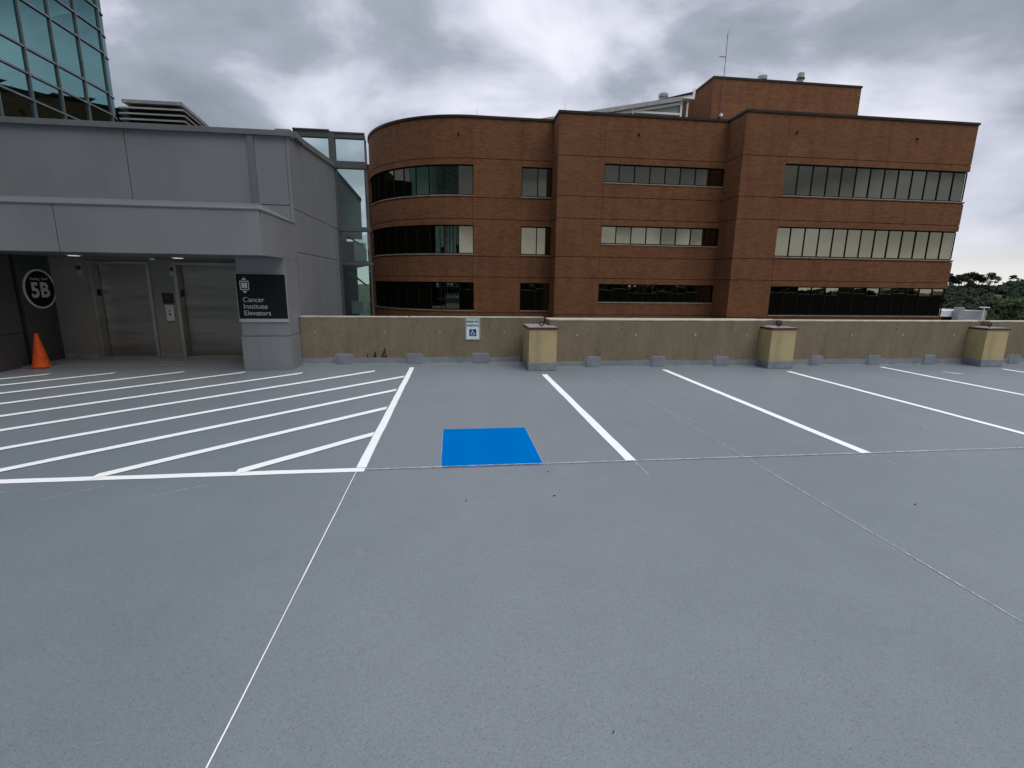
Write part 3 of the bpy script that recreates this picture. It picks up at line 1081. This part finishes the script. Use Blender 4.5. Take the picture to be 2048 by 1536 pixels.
for x, y_, lab in ((-6.92, 10.12, 'lit round ceiling light above the door nearest the round sign'), (-5.29, 10.42, 'lit round ceiling light above the door nearest the sign column')):
    l = thing('ceiling_light', lab, 'light', (x, y_, 2.1), 'round lights in the canopy soffit')
    m = MB(); m.tube((x, y_, 2.096), (x, y_, 2.1095), 0.11, 0.115, 24); m.build('trim_ring', WHITE, l)
    m = MB(); m.tube((x, y_, 2.093), (x, y_, 2.0955), 0.085, 0.085, 24); m.build('diffuser', LAMPGLOW, l)
    ld = bpy.data.lights.new('lamp', 'SPOT')
    ld.energy, ld.spot_size, ld.spot_blend, ld.shadow_soft_size, ld.color = 24.0, math.radians(130), 1.0, 0.08, (1.0, 0.84, 0.62)
    lo_ = bpy.data.objects.new('lamp', ld)
    COL.objects.link(lo_)
    lo_.parent = l
    lo_.location = (0, 0, -0.03)
sdz = thing('smoke_detector', 'small white dome detector on the soffit between the elevator doors', 'detector', (-6.13, 11.1, 2.1))
m = MB(); m.tube((-6.13, 11.1, 2.075), (-6.13, 11.1, 2.1095), 0.035, 0.06, 16); m.build('dome', WHITE, sdz)

# traffic cone
cn = thing('traffic_cone', 'faded orange traffic cone standing by the charcoal wall', 'cone', (-7.86, 10.20, 0))
m = MB()
prof = [(0.145, 0.02), (0.135, 0.05), (0.032, 0.62), (0.030, 0.655), (0.022, 0.655), (0.020, 0.60)]
for (r0, z0), (r1, z1) in zip(prof, prof[1:]):
    m.tube((-7.86, 10.2, z0), (-7.86, 10.2, z1 if z1 != z0 else z1 + 1e-4), r0, r1, 28, caps=False)
m.build('body', ORANGE, cn, smooth=True)
m = MB()
m.box(-8.04, -7.68, 10.03, 10.37, 0.0, 0.028)
m.build('base', CONEBASE, cn, 0.012)

# reserved parking sign
rp = thing('reserved_parking_sign', 'small white reserved parking sign with blue wheelchair symbol on the concrete parapet', 'sign', (0.433, 10.31, 0.735))
sx0, sx1, sz0, sz1 = 0.28, 0.586, 0.505, 0.962
def rrect(x0, x1, z0, z1, r, y, n=5):
    pts = []
    for (cx_, cz_, a0) in ((x1 - r, z1 - r, 0), (x0 + r, z1 - r, PI / 2), (x0 + r, z0 + r, PI), (x1 - r, z0 + r, 1.5 * PI)):
        for k in range(n + 1):
            t = a0 + PI / 2 * k / n
            pts.append((cx_ + r * math.cos(t), y, cz_ + r * math.sin(t)))
    return pts
m = MB(); m.prism(list(rrect(sx0, sx1, sz0, sz1, 0.03, 10.329)), (0, -0.012, 0)); m.build('plate', SIGNFACE, rp)
m = MB()
o_, i_ = rrect(sx0 + .008, sx1 - .008, sz0 + .008, sz1 - .008, 0.026, 10.3155), rrect(sx0 + .020, sx1 - .020, sz0 + .020, sz1 - .020, 0.018, 10.3155)
for k in range(len(o_)):
    k2 = (k + 1) % len(o_)
    m.poly([o_[k2], o_[k], i_[k], i_[k2]])
m.build('border', SIGNGREEN, rp)
for txt, z in (('RESERVED', 0.868), ('PARKING', 0.790)):
    lettering('lettering', txt, 0.071, (0.433, 10.3155, z), (1, 0, 0), (0, 0, 1), SIGNTEXT, rp, 0.001, 0.0016, 'CENTER', 0.84)
m = MB(); m.box(0.358, 0.508, 10.3145, 10.3168, 0.585, 0.735); m.build('symbol_square', SIGNBLUE, rp)
m = MB()
cx, cz, y = 0.433, 0.66, 10.3135
for k in range(12):
    a = [2 * PI * k / 12 for k in range(12)]
m.prism(list(reversed([(cx - .012 + .011 * math.cos(t), y, cz + .055 + .011 * math.sin(t)) for t in a])), (0, .001, 0))
def stroke(p, q, w):
    d = (Vector(q) - Vector(p)).normalized(); n_ = Vector((-d.y, d.x)) * w
    c4 = [Vector(p) + n_, Vector(q) + n_, Vector(q) - n_, Vector(p) - n_]
    m.prism([(c.x, y, c.y) for c in c4], (0, .001, 0))
stroke((cx - .010, cz + .042), (cx - .006, cz - .004), .007)
stroke((cx - .008, cz + .020), (cx + .022, cz + .020), .0045)
stroke((cx - .008, cz - .002), (cx + .026, cz - .002), .006)
stroke((cx + .024, cz - .002), (cx + .040, cz - .040), .006)
stroke((cx + .038, cz - .042), (cx + .054, cz - .036), .005)
for k in range(16):
    t0, t1 = math.radians(110 + 245 * k / 16), math.radians(110 + 245 * (k + 1) / 16)
    q = [(cx - .004 + r * math.cos(t), y, cz - .020 + r * math.sin(t)) for r, t in ((.038, t0), (.028, t0), (.028, t1), (.038, t1))]
    m.prism(q, (0, .001, 0))
m.build('wheelchair_symbol', SIGNWHITE, rp)

# ================================================================== GLASS STAIR TOWER
st = thing('glass_stair_tower', 'grey framed glass stair enclosure between the grey lobby and the curved brick building', 'stair tower', (-3.2, 15.5, 0))
m = MB()
m.box(-4.10, -3.20, 14.36, 14.50, 5.43, 5.588)
m.box(-3.21, -3.05, 14.34, 14.50, 4.6, 5.56)
m.box(-3.05, -2.27, 14.36, 14.50, 5.43, 5.54)
m.box(-3.05, -2.25, 14.34, 14.50, 4.68, 4.86)
m.box(-3.05, -2.22, 14.35, 14.50, 3.05, 3.17)
m.box(-3.05, -2.20, 14.36, 14.50, 2.14, 2.22)
m.box(-3.085, -3.04, 14.365, 14.50, -14, 4.68)
m.box(-2.29, -2.25, 14.37, 14.50, 2.22, 5.43)
m.box(-2.275, -2.235, 14.38, 14.50, -14, 2.14)
m.box(-3.05, -2.24, 14.36, 14.50, 0.60, 0.70)
m.build('frame', STAIRFRAME, st, 0.004)
m = MB()
m.prism([(-4.10, 14.32, 5.59), (-3.18, 14.32, 5.59), (-3.18, 14.58, 5.59), (-4.10, 14.58, 5.59)], (0, 0, 0.03))
m.prism([(-3.17, 14.34, 5.545), (-2.26, 14.34, 5.545), (-2.30, 14.58, 5.545), (-3.17, 14.58, 5.545)], (0, 0, 0.035))
m.build('roof', STAIRFRAME, st, 0.01)
gp = MB()
for x0, x1, z0, z1 in ((-4.35, -3.21, 4.5, 5.43), (-3.05, -2.29, 4.86, 5.43), (-3.05, -2.29, 3.17, 4.68), (-3.05, -2.28, 2.22, 3.05), (-3.05, -2.27, 0.70, 2.14), (-3.05, -2.27, -6, 0.60)):
    gp.poly([(x0, 14.43, z0), (x1, 14.43, z0), (x1, 14.43, z1), (x0, 14.43, z1)])
gp.poly([(-2.29, 14.5, -6), (-3.3, 17.9, -6), (-3.3, 17.9, 3.05), (-2.29, 14.5, 3.05)])
gp.build('glazing', STAIRGLASS, st)
m = MB()
m.prism([(-3.3, 15.0, 2.9), (-2.58, 15.0, 2.9), (-2.575, 15.0, 3.97), (-3.3, 15.0, 4.80)], (0, 0.12, 0))
m.build('stair_screen', PANEL, st)
m = MB()
m.prism([(-3.3, 14.97, 4.80), (-2.56, 14.97, 3.95), (-2.56, 14.97, 4.05), (-3.3, 14.97, 4.91)], (0, 0.18, 0))
m.build('stair_coping', STAIRFRAME, st)
m = MB()
for z, h in ((2.14, .12), (-0.1, .15)):
    m.prism([(-5.2, 14.52, z), (-2.34, 14.52, z), (-3.36, 17.9, z), (-5.2, 17.9, z)], (0, 0, h))
m.box(-5.2, -3.3, 17.9, 18, -14, 3.05)
m.box(-4.2, -4.1, 14.6, 18, -14, 3.05)
m.build('interior', DARKPANEL, st)
m = MB()
m.box(-2.98, -2.62, 15.9, 16.0, 2.30, 2.86)
m.build('interior_panel', PALEWALL, st)
m = MB()
m.box(-3.0, -2.66, 15.2, 15.3, 0.75, 1.12)
m.build('interior_panel', PALEWALL, st)
m = MB()
m.obox((-3.0, 15.0, 1.95), (0.5, 0, -0.4), (0, 0.06, 0), (0, 0, 0.06))
m.build('stair_rail', MULL, st)
m = MB()
m.obox((-3.0, 15.0, 2.95), (0.5, 0, -0.3), (0, 0.06, 0), (0, 0, 0.06))
m.build('stair_rail', MULL, st)

# roof louvre
lv = thing('roof_louvre', 'slatted pale metal louvre housing on the lobby roof beside the teal glass tower', 'louvre', (-6.7, 13.6, 4.4))
pth = [(-7.44, 15.6), (-7.44, 13.0), (-6.08, 13.0), (-6.40, 15.6)]
m = MB()
sweep_band(m, pth, -0.30, -0.12, 4.40, 5.55)
m.build('inner_casing', JOINT, lv)
m = MB()
for k in range(10):
    z = 4.42 + k * 0.118
    A, B = offset_path(pth, 0.02), offset_path(pth, -0.13)
    for i in range(3):
        a, b, c, d = A[i], A[i + 1], B[i + 1], B[i]
        t = 0.028
        m.poly([(a.x, a.y, z), (b.x, b.y, z), (b.x, b.y, z + t), (a.x, a.y, z + t)])
        m.poly([(a.x, a.y, z + t), (b.x, b.y, z + t), (c.x, c.y, z + t + 0.06), (d.x, d.y, z + t + 0.06)])
        m.poly([(d.x, d.y, z + 0.06), (c.x, c.y, z + 0.06), (b.x, b.y, z), (a.x, a.y, z)])
m.build('slats', LOUVRE, lv)
m = MB()
sweep_band(m, pth, -0.6, -0.04, 5.62, 5.69)
m.poly([(-7.3, 13.1, 5.66), (-6.2, 13.1, 5.66), (-6.5, 15.6, 5.66), (-7.3, 15.6, 5.66)])
m.build('cap', GALV, lv)

# ================================================================== TEAL GLASS TOWER
tw = thing('glass_tower', 'teal mirrored glass office tower with a grey mullion grid rising behind the lobby', 'tower', (-12, 18, -14))
k_ = 1.0
TX = -12.0
ys = [20.45 - 1.166 * i for i in range(0, 32)]
z_of = lambda z: 1.7 + (z - 1.7) * k_
base = [6.665, 7.41, 8.11, 9.385, 10.08, 10.815]
zs = []
per = 10.08 - 7.41
for j in range(-8, 14):
    for zb in (7.41, 8.11, 9.385):
        zs.append(z_of(zb + per * j))
zs = sorted(z for z in zs if -1 < z < 30)
YE, YF = ys[0], 20.98
XF = -12.16
gm = MB()
for a, b in zip(ys[1:], ys):
    for c, d in zip(zs, zs[1:]):
        e1, e2 = rnd.uniform(-.003, .003), rnd.uniform(-.003, .003)
        gm.poly([(TX + e1, a, c), (TX - e1, b, c), (TX + e2, b, d), (TX - e2, a, d)])
for c, d in zip(zs, zs[1:]):
    gm.poly([(TX, YE, c), (XF, YF, c), (XF, YF, d), (TX, YE, d)])
    gm.poly([(XF, YF, c), (XF - 20, YF + 5, c), (XF - 20, YF + 5, d), (XF, YF, d)])
gm.build('glazing', TEAL, tw)
m = MB()
w = 0.016
for y_ in ys:
    m.box(TX - 0.05, TX + 0.06, y_ - w, y_ + w, -1, 30)
for z in zs:
    m.box(TX - 0.05, TX + 0.05, ys[-1], YE - w, z - 0.027, z + 0.027)
    m.obox((TX + 0.04, YE + w, z - 0.027), (XF - TX, YF - YE - w, 0), (-0.08, 0, 0), (0, 0, 0.054))
m.build('mullion_grid', MULL, tw)
m = MB()
m.box(TX - 20, TX - 0.3, ys[-1], YF - 0.3, 29.6, 30)
m.build('roof', ROOF, tw)
m = MB()
m.box(TX - 20, TX - 0.4, 23, 32, -14, 8.4)
m.box(TX - 20, TX - 0.4, 32, 40, -14, 10.2)
m.box(TX - 20, TX - 0.4, 40, 62, -14, 11.9)
m.build('unseen_dark_blocks', FRAME, tw)  # unseen blocks added so the curved windows mirror something dark

# ================================================================== BRICK BUILDING
bb = thing('brick_building', 'red brown brick office building with a curved corner and dark ribbon windows', 'building', (14, 34, -14))
ROWS_R = ((7.38, 9.26), (3.62, 5.49), (-0.15, 1.74))
ROWS_M = ((8.13, 9.26), (4.32, 5.49), (0.55, 1.74))
RC, CX = 7.7, 1.5
cyc = 33.8 + RC
arc = [(CX - RC * math.cos(t), cyc - RC * math.sin(t)) for t in [PI / 2 * k / 24 for k in range(25)]]
pts = [(-6.2, 62.0)] + arc + [(4.70, 33.8), (6.75, 33.8), (6.75, 32.0), (9.76, 32.0), (17.9, 32.0), (17.9, 30.0), (20.8, 30.0), (33.92, 30.0), (33.92, 40.0), (33.92, 60.0)]
no = ()
eo = [ROWS_R[0:0]] + [ROWS_R] * 24 + [no, ROWS_R, no, no, ROWS_M, no, no, ROWS_R, ROWS_R, no]
TOP = 12.07
m = MB()
facade(m, pts, eo, -14, TOP, (9.63, 7.22, 5.86, 3.45, 2.09, -0.33, -1.7))
m.build('wall', [BRICK, GROOVE], bb)
m = MB()
sweep_band(m, pts, -0.35, 0.06, TOP, TOP + 0.14)
m.build('coping', COPING, bb)
m = MB()
m.poly([(p[0], p[1], TOP - 0.3) for p in offset_path(pts, -0.05)])
m.build('roof', ROOF, bb)
for za, zb in ROWS_R:
    window(bb, arc[::2], za, zb, 1.0, 0.003, subdiv=False)
for za, zb in ROWS_R:
    window(bb, [(4.70, 33.8), (6.91, 33.8)], za, zb, 1.0, 0.003)
for za, zb in ROWS_M:
    window(bb, [(9.76, 32.0), (18.06, 32.0)], za, zb, 1.02, 0.0035)
for za, zb in ROWS_R:
    window(bb, [(20.8, 30.0), (33.92, 30.0), (33.92, 40.0)], za, zb, 1.005, 0.0035)
for x, y_ in ((1.42, 33.8), (4.68, 33.8), (9.74, 32), (20.78, 30)):
    for a, b in ((9.32, 12.0), (5.56, 7.28), (1.8, 3.5)) if x < 9 or x > 20 else ((9.32, 12.0), (5.56, 8.0), (1.8, 4.2)):
        m = MB()
        m.box(x - 0.014, x + 0.014, y_ - 0.003, y_ + 0.01, a, b)
        m.build('control_joint', GROOVE, bb)
# scuppers
for x, y_ in ((0.55, 33.8), (11.91, 32), (21.3, 30), (29.64, 30)):
    m = MB()
    m.box(x - .055, x + .055, y_ - 0.03, y_ + 0.02, 11.02, 11.13)
    m.tube((x, y_ - 0.02, 11.06), (x, y_ - 0.12, 11.03), 0.05, 0.05, 8)
    m.build('scupper', COPING, bb)
# low link behind the curve
m = MB()
facade(m, [(-6.95, 60.0), (-6.95, 43.0), (-5.0, 43.0)], [no, no], -14, 11.0, (9.63, 7.22, 5.86, 3.45, 2.09))
m.build('link_wall', [BRICK, GROOVE], bb)
# penthouse
pp = [(9.0, 55.5), (20.75, 43.2), (20.75, 40.0), (33.66, 40.0), (33.66, 58.0)]
m = MB()
facade(m, pp, [no] * 4, 11.5, 17.78, ())
ph = m.build('penthouse', [BRICK, GROOVE], bb)
m = MB()
sweep_band(m, pp, -0.35, 0.05, 17.78, 17.93)
m.build('penthouse_coping', COPING, ph)
m = MB()
m.poly([(x, y_, 17.5) for x, y_ in pp])
m.build('penthouse_roof', ROOF, ph)
# sloped rooflight in front of the penthouse
rl = MB()
sl = lambda x: 16.06 - (18.95 - x) * 0.192
rl.prism([(1.5, 39.6, sl(1.5)), (18.95, 39.6, sl(18.95)), (18.95, 39.6, sl(18.95) + 0.30), (1.5, 39.6, sl(1.5) + 0.30)], (0, 9.0, 0))
rlo = rl.build('rooflight', LOUVRE, bb)
m = MB()
m.prism([(2.0, 40.0, 11.5), (18.3, 40.0, 11.5), (18.3, 40.0, sl(18.3) - .02), (2.0, 40.0, sl(2.0) - .02)], (0, 0.1, 0))
m.prism([(18.3, 40.05, 11.5), (18.3, 44, 11.5), (18.3, 44, sl(18.3) - .02), (18.3, 40.05, sl(18.3) - .02)], (-0.1, 0, 0))
m.build('screen_panel', MESHPANEL, rlo)
m = MB()
m.box(18.10, 18.24, 39.82, 39.96, 11.7, 16.0)
m.box(18.82, 18.96, 40.3, 40.45, 11.7, 16.3)
m.box(14.2, 18.10, 39.84, 39.94, 14.92, 15.05)
m.box(14.15, 14.28, 39.82, 39.96, 11.7, 15.35)
m.prism([(6.0, 39.86, sl(6.0) - .22), (18.2, 39.86, sl(18.2) - .22), (18.2, 39.86, sl(18.2) - .05), (6.0, 39.86, sl(6.0) - .05)], (0, .1, 0))
m.prism([(18.1, 39.5, 16.05), (19.05, 39.5, 16.0), (19.1, 39.5, 16.75), (18.95, 39.5, 16.75), (18.9, 39.5, 16.25)], (0, .1, 0))
m.build('white_frame', WHITE, rlo)

# roof things
ant = thing('roof_antenna', 'thin mast antenna with a short side arm rising above the brick penthouse', 'antenna', (21.5, 39.9, 12))
m = MB()
m.tube((21.52, 39.88, 14.9), (21.52, 39.88, 21.0), 0.028, 0.024, 8)
m.build('mast', MASTM, ant)
m = MB(); m.tube((21.52, 39.86, 19.28), (20.92, 39.70, 19.20), 0.05, 0.05, 8); m.build('side_arm', GALV, ant)
m = MB(); m.tube((21.50, 39.88, 20.75), (21.62, 39.88, 21.25), 0.06, 0.02, 8); m.build('tip', GALV, ant)
m = MB(); m.tube((21.50, 39.9, 12.2), (21.50, 39.9, 15.0), 0.05, 0.05, 8); m.build('conduit', COPING, ant)
m = MB(); m.box(21.46, 21.64, 39.74, 39.92, 14.98, 15.2); m.build('junction_box', WHITE, ant)
sk = thing('exhaust_stack', 'thin grey exhaust stack with a dark collar on the penthouse roof', 'chimney', (28.7, 41, 17.6))
m = MB(); m.tube((28.85, 41, 17.6), (28.85, 41, 18.75), 0.23, 0.23, 18); m.build('pipe', GALV, sk)
m = MB(); m.tube((28.85, 41, 18.52), (28.85, 41, 18.62), 0.33, 0.30, 18); m.build('collar', COPING, sk)
m = MB(); m.tube((28.85, 41, 18.62), (28.85, 41, 18.98), 0.27, 0.24, 18); m.build('cap', LOUVRE, sk)
for x, y_, z0, z1, r, lab in ((25.47, 41, 17.5, 18.62, 0.36, 'squat round vent on the penthouse roof beside the exhaust stack'), (21.7, 52, 17.0, 20.87, 0.48, 'squat round vent standing behind the sloping rooflight')):
    v = thing('roof_vent', lab, 'vent', (x, y_, z0), 'round roof vents')
    m = MB(); m.tube((x, y_, z0), (x, y_, z1 - .3), r * .8, r * .8, 18); m.build('neck', GALV, v)
    m = MB(); m.tube((x, y_, z1 - .35), (x, y_, z1 - .08), r, r, 18, True); m.tube((x, y_, z1 - .08), (x, y_, z1), r, r * .8, 18); m.build('hood', GALV, v)
for x, y_, z, lab in ((1.8, 35.0, 12.1, 'thin lightning rod above the curved brick corner'), (7.3, 33.0, 12.1, 'thin lightning rod above the middle brick block'), (25.3, 41.2, 18.2, 'thin lightning rod above the brick penthouse'), (16.2, 43, 16.3, 'thin lightning rod above the sloping rooflight')):
    m = MB(); m.tube((x, y_, z - 0.2), (x, y_, z + 0.9), 0.014, 0.008, 6)
    tag(m.build('lightning_rod', GALV, loc=(x, y_, z)), lab, 'lightning rod', 'lightning rods on the brick roof')

# ================================================================== FAR RIGHT: pale building, lamp post, wooded hill
fb = thing('pale_building', 'low pale flat roofed building beyond the parapet at the foot of the wooded hill', 'building', (107, 93, -14))
m = MB()
m.box(98, 107.2, 92, 104, -14, -4.1)
m.box(107.2, 113.5, 91, 104, -14, -2.75)
m.build('wall', PALEWALL, fb)
m = MB(); m.box(98, 107.2, 90.4, 104.2, -4.0, -2.7); m.build('fascia', WHITE, fb)
m = MB(); m.box(98, 107, 91.9, 91.98, -8.0, -4.1); m.build('window', FRAME, fb)
m = MB(); m.box(104.4, 105.6, 89, 90.2, -14, -2.0); m.build('pillar', PALEWALL, fb)
lp = thing('lamp_post', 'twin headed pale lamp post in front of the wooded hill', 'lamp post', (111.5, 90, -14))
m = MB(); m.tube((111.5, 90, -14), (111.5, 90, -2.0), 0.17, 0.11, 10); m.build('pole', WHITE, lp)
for s in (-1, 1):
    m = MB(); m.box(111.5 + min(0.1 * s, 1.1 * s), 111.5 + max(0.1 * s, 1.1 * s), 89.8, 90.2, -2.08, -1.88); m.build('lamp_head', WHITE, lp)


def clump(mb, c, r, n, rr, size, flatten=0.8):
    """leaf quads spread through an uneven ball"""
    for _ in range(n):
        while True:
            p = Vector((rr.uniform(-1, 1), rr.uniform(-1, 1), rr.uniform(-1, 1)))
            if 0.25 < p.length < 1:
                break
        p = Vector((p.x * r, p.y * r, p.z * r * flatten)) + Vector(c)
        a = Vector((rr.uniform(-1, 1), rr.uniform(-1, 1), rr.uniform(-1, 1))).normalized()
        b = a.orthogonal().normalized()
        s = size * rr.uniform(0.6, 1.4)
        mb.poly([p - a * s - b * s * .6, p + a * s - b * s * .6, p + a * s * .7 + b * s * .7, p - a * s * .7 + b * s * .7])


def hill_z(x, y):
    # ridge runs roughly along X at y ~ 190
    t = max(0.0, min(1.0, (y - 95) / 90))
    base = -14 + 14.8 * (t * t * (3 - 2 * t))
    return base + 1.6 * math.sin(x * 0.031 + 0.5) * t + 0.9 * math.sin(x * 0.083) * t


m = MB()
nx, ny = 30, 14
for i in range(nx):
    for j in range(ny):
        q = []
        for di, dj in ((0, 0), (1, 0), (1, 1), (0, 1)):
            x = 60 + (i + di) * 14
            y_ = 95 + (j + dj) * 14
            q.append((x, y_, hill_z(x, y_)))
        m.poly(q)
tag(m.build('hill', GROUND, smooth=True), kind='structure')
rr = random.Random(3)
m = MB()
for k in range(640):
    x, y_ = rr.uniform(100, 330), rr.uniform(98, 184)
    if x / y_ < 0.95 or x / y_ > 1.75:
        continue
    fy = (y_ - 98) / 86
    h = rr.uniform(2.6, 4.2) * (1 - fy) + rr.uniform(0.9, 1.8) * fy
    r = rr.uniform(2.6, 3.8) * (1 - fy) + rr.uniform(2.0, 2.8) * fy
    z = hill_z(x, y_)
    for q in range(3):
        clump(m, (x + rr.uniform(-1.5, 1.5), y_ + rr.uniform(-1.5, 1.5), z + h * (0.3 + 0.3 * q)), r * rr.uniform(.6, .95), 70, rr, 0.55)
    m.tube((x, y_, z - 1), (x, y_, z + h * .8), 0.25, 0.12, 5, False)
tag(m.build('woods', LEAF_D), kind='stuff')


def pine(rr, h):
    t = thing('pine_tree', 'tall thin pine with a bare trunk and flat crown on the ridge skyline', 'tree', (0, 0, 0), 'pines along the ridge skyline')
    tr, cr = MB(), MB()
    lean = rr.uniform(-.04, .04)
    tr.tube((0, 0, -1), (lean * h, 0, h * .95), 0.26, 0.09, 7)
    for k in range(9):
        z = h * rr.uniform(.52, .98)
        a = rr.uniform(0, 2 * PI)
        l = (1.15 - z / h) * h * .45 + 0.6
        e = (lean * z + math.cos(a) * l, math.sin(a) * l, z + rr.uniform(.2, .9))
        tr.tube((lean * z, 0, z), e, 0.07, 0.03, 5)
        clump(cr, e, rr.uniform(1.1, 1.9), 95, rr, 0.25, 0.5)
    clump(cr, (lean * h, 0, h * .98), 1.6, 110, rr, 0.25, 0.6)
    tr.build('trunk', BARK, t)
    cr.build('crown', LEAF_P, t)
    return t


protos = [pine(random.Random(s), h) for s, h in ((1, 9.0), (2, 8.2), (4, 9.8))]
spots = [(1.120, 8.6), (1.137, 7.4), (1.150, 6.5), (1.165, 7.2), (1.182, 8.8), (1.195, 8.4), (1.21, 7.0), (1.24, 8.6), (1.345, 6.0), (1.37, 7.6), (1.10, 7.8), (1.43, 7), (1.107, 6.8), (1.128, 8.0), (1.144, 7.0), (1.158, 7.8), (1.173, 7.4), (1.188, 7.0), (1.203, 7.8), (1.222, 6.4), (1.252, 6.6), (1.30, 5.6), (1.39, 6.4)]
for k, (ratio, h) in enumerate(spots):
    t = protos[k] if k < 3 else copy_tree(protos[k % 3])
    y_ = 178 + rnd.uniform(-4, 4)
    x = ratio * y_
    t.location = (x, y_, hill_z(x, y_) + 0.5)
    s = h / (9.0, 8.2, 9.8)[k % 3] * 0.76
    t.scale = (s, s, s)
    t.rotation_euler = (0, 0, rnd.uniform(0, 6.28))

bt = thing('leafy_tree', 'bright green bushy tree at the foot of the wooded hill behind the lamp post', 'tree', (128, 98, -14))
m = MB()
m.tube((128, 98, -14.5), (128, 98, -5), 0.4, 0.18, 8)
for k in range(6):
    a = k * 1.05
    m.tube((128, 98, -8 + k * .4), (128 + math.cos(a) * 3, 98 + math.sin(a) * 3, -5.5 + k * .7), .15, .05, 5)
m.build('trunk', BARK, bt)
m = MB()
for k in range(22):
    a, r, z = rr.uniform(0, 6.28), rr.uniform(0, 3.6), rr.uniform(-8.5, -0.6)
    f = 1.0 - max(0, (z + 3.5) / 6.0)
    clump(m, (128 + math.cos(a) * r * f, 98 + math.sin(a) * r * f, z), rr.uniform(1.0, 1.7), 90, rr, 0.24)
m.build('crown', LEAF_B, bt)

# wooded rise on the other side of the garage (seen in the window reflections)
m = MB()
rr = random.Random(11)
for k in range(260):
    x = rr.uniform(-40, 210)
    y_ = rr.uniform(-150, -95)
    t = (x + 40) / 250
    top = 5.2 - 7.2 * t + rr.uniform(-1.2, 0.8) + 1.2 * math.sin(x * .09)
    h = 15
    for q in range(3):
        clump(m, (x, y_, top - 3.2 - q * 5), 4.6, 40, rr, 1.3)
    m.tube((x, y_, -14), (x, y_, top - 2), .4, .2, 5, False)
tag(m.build('woods', LEAF_D), kind='stuff')
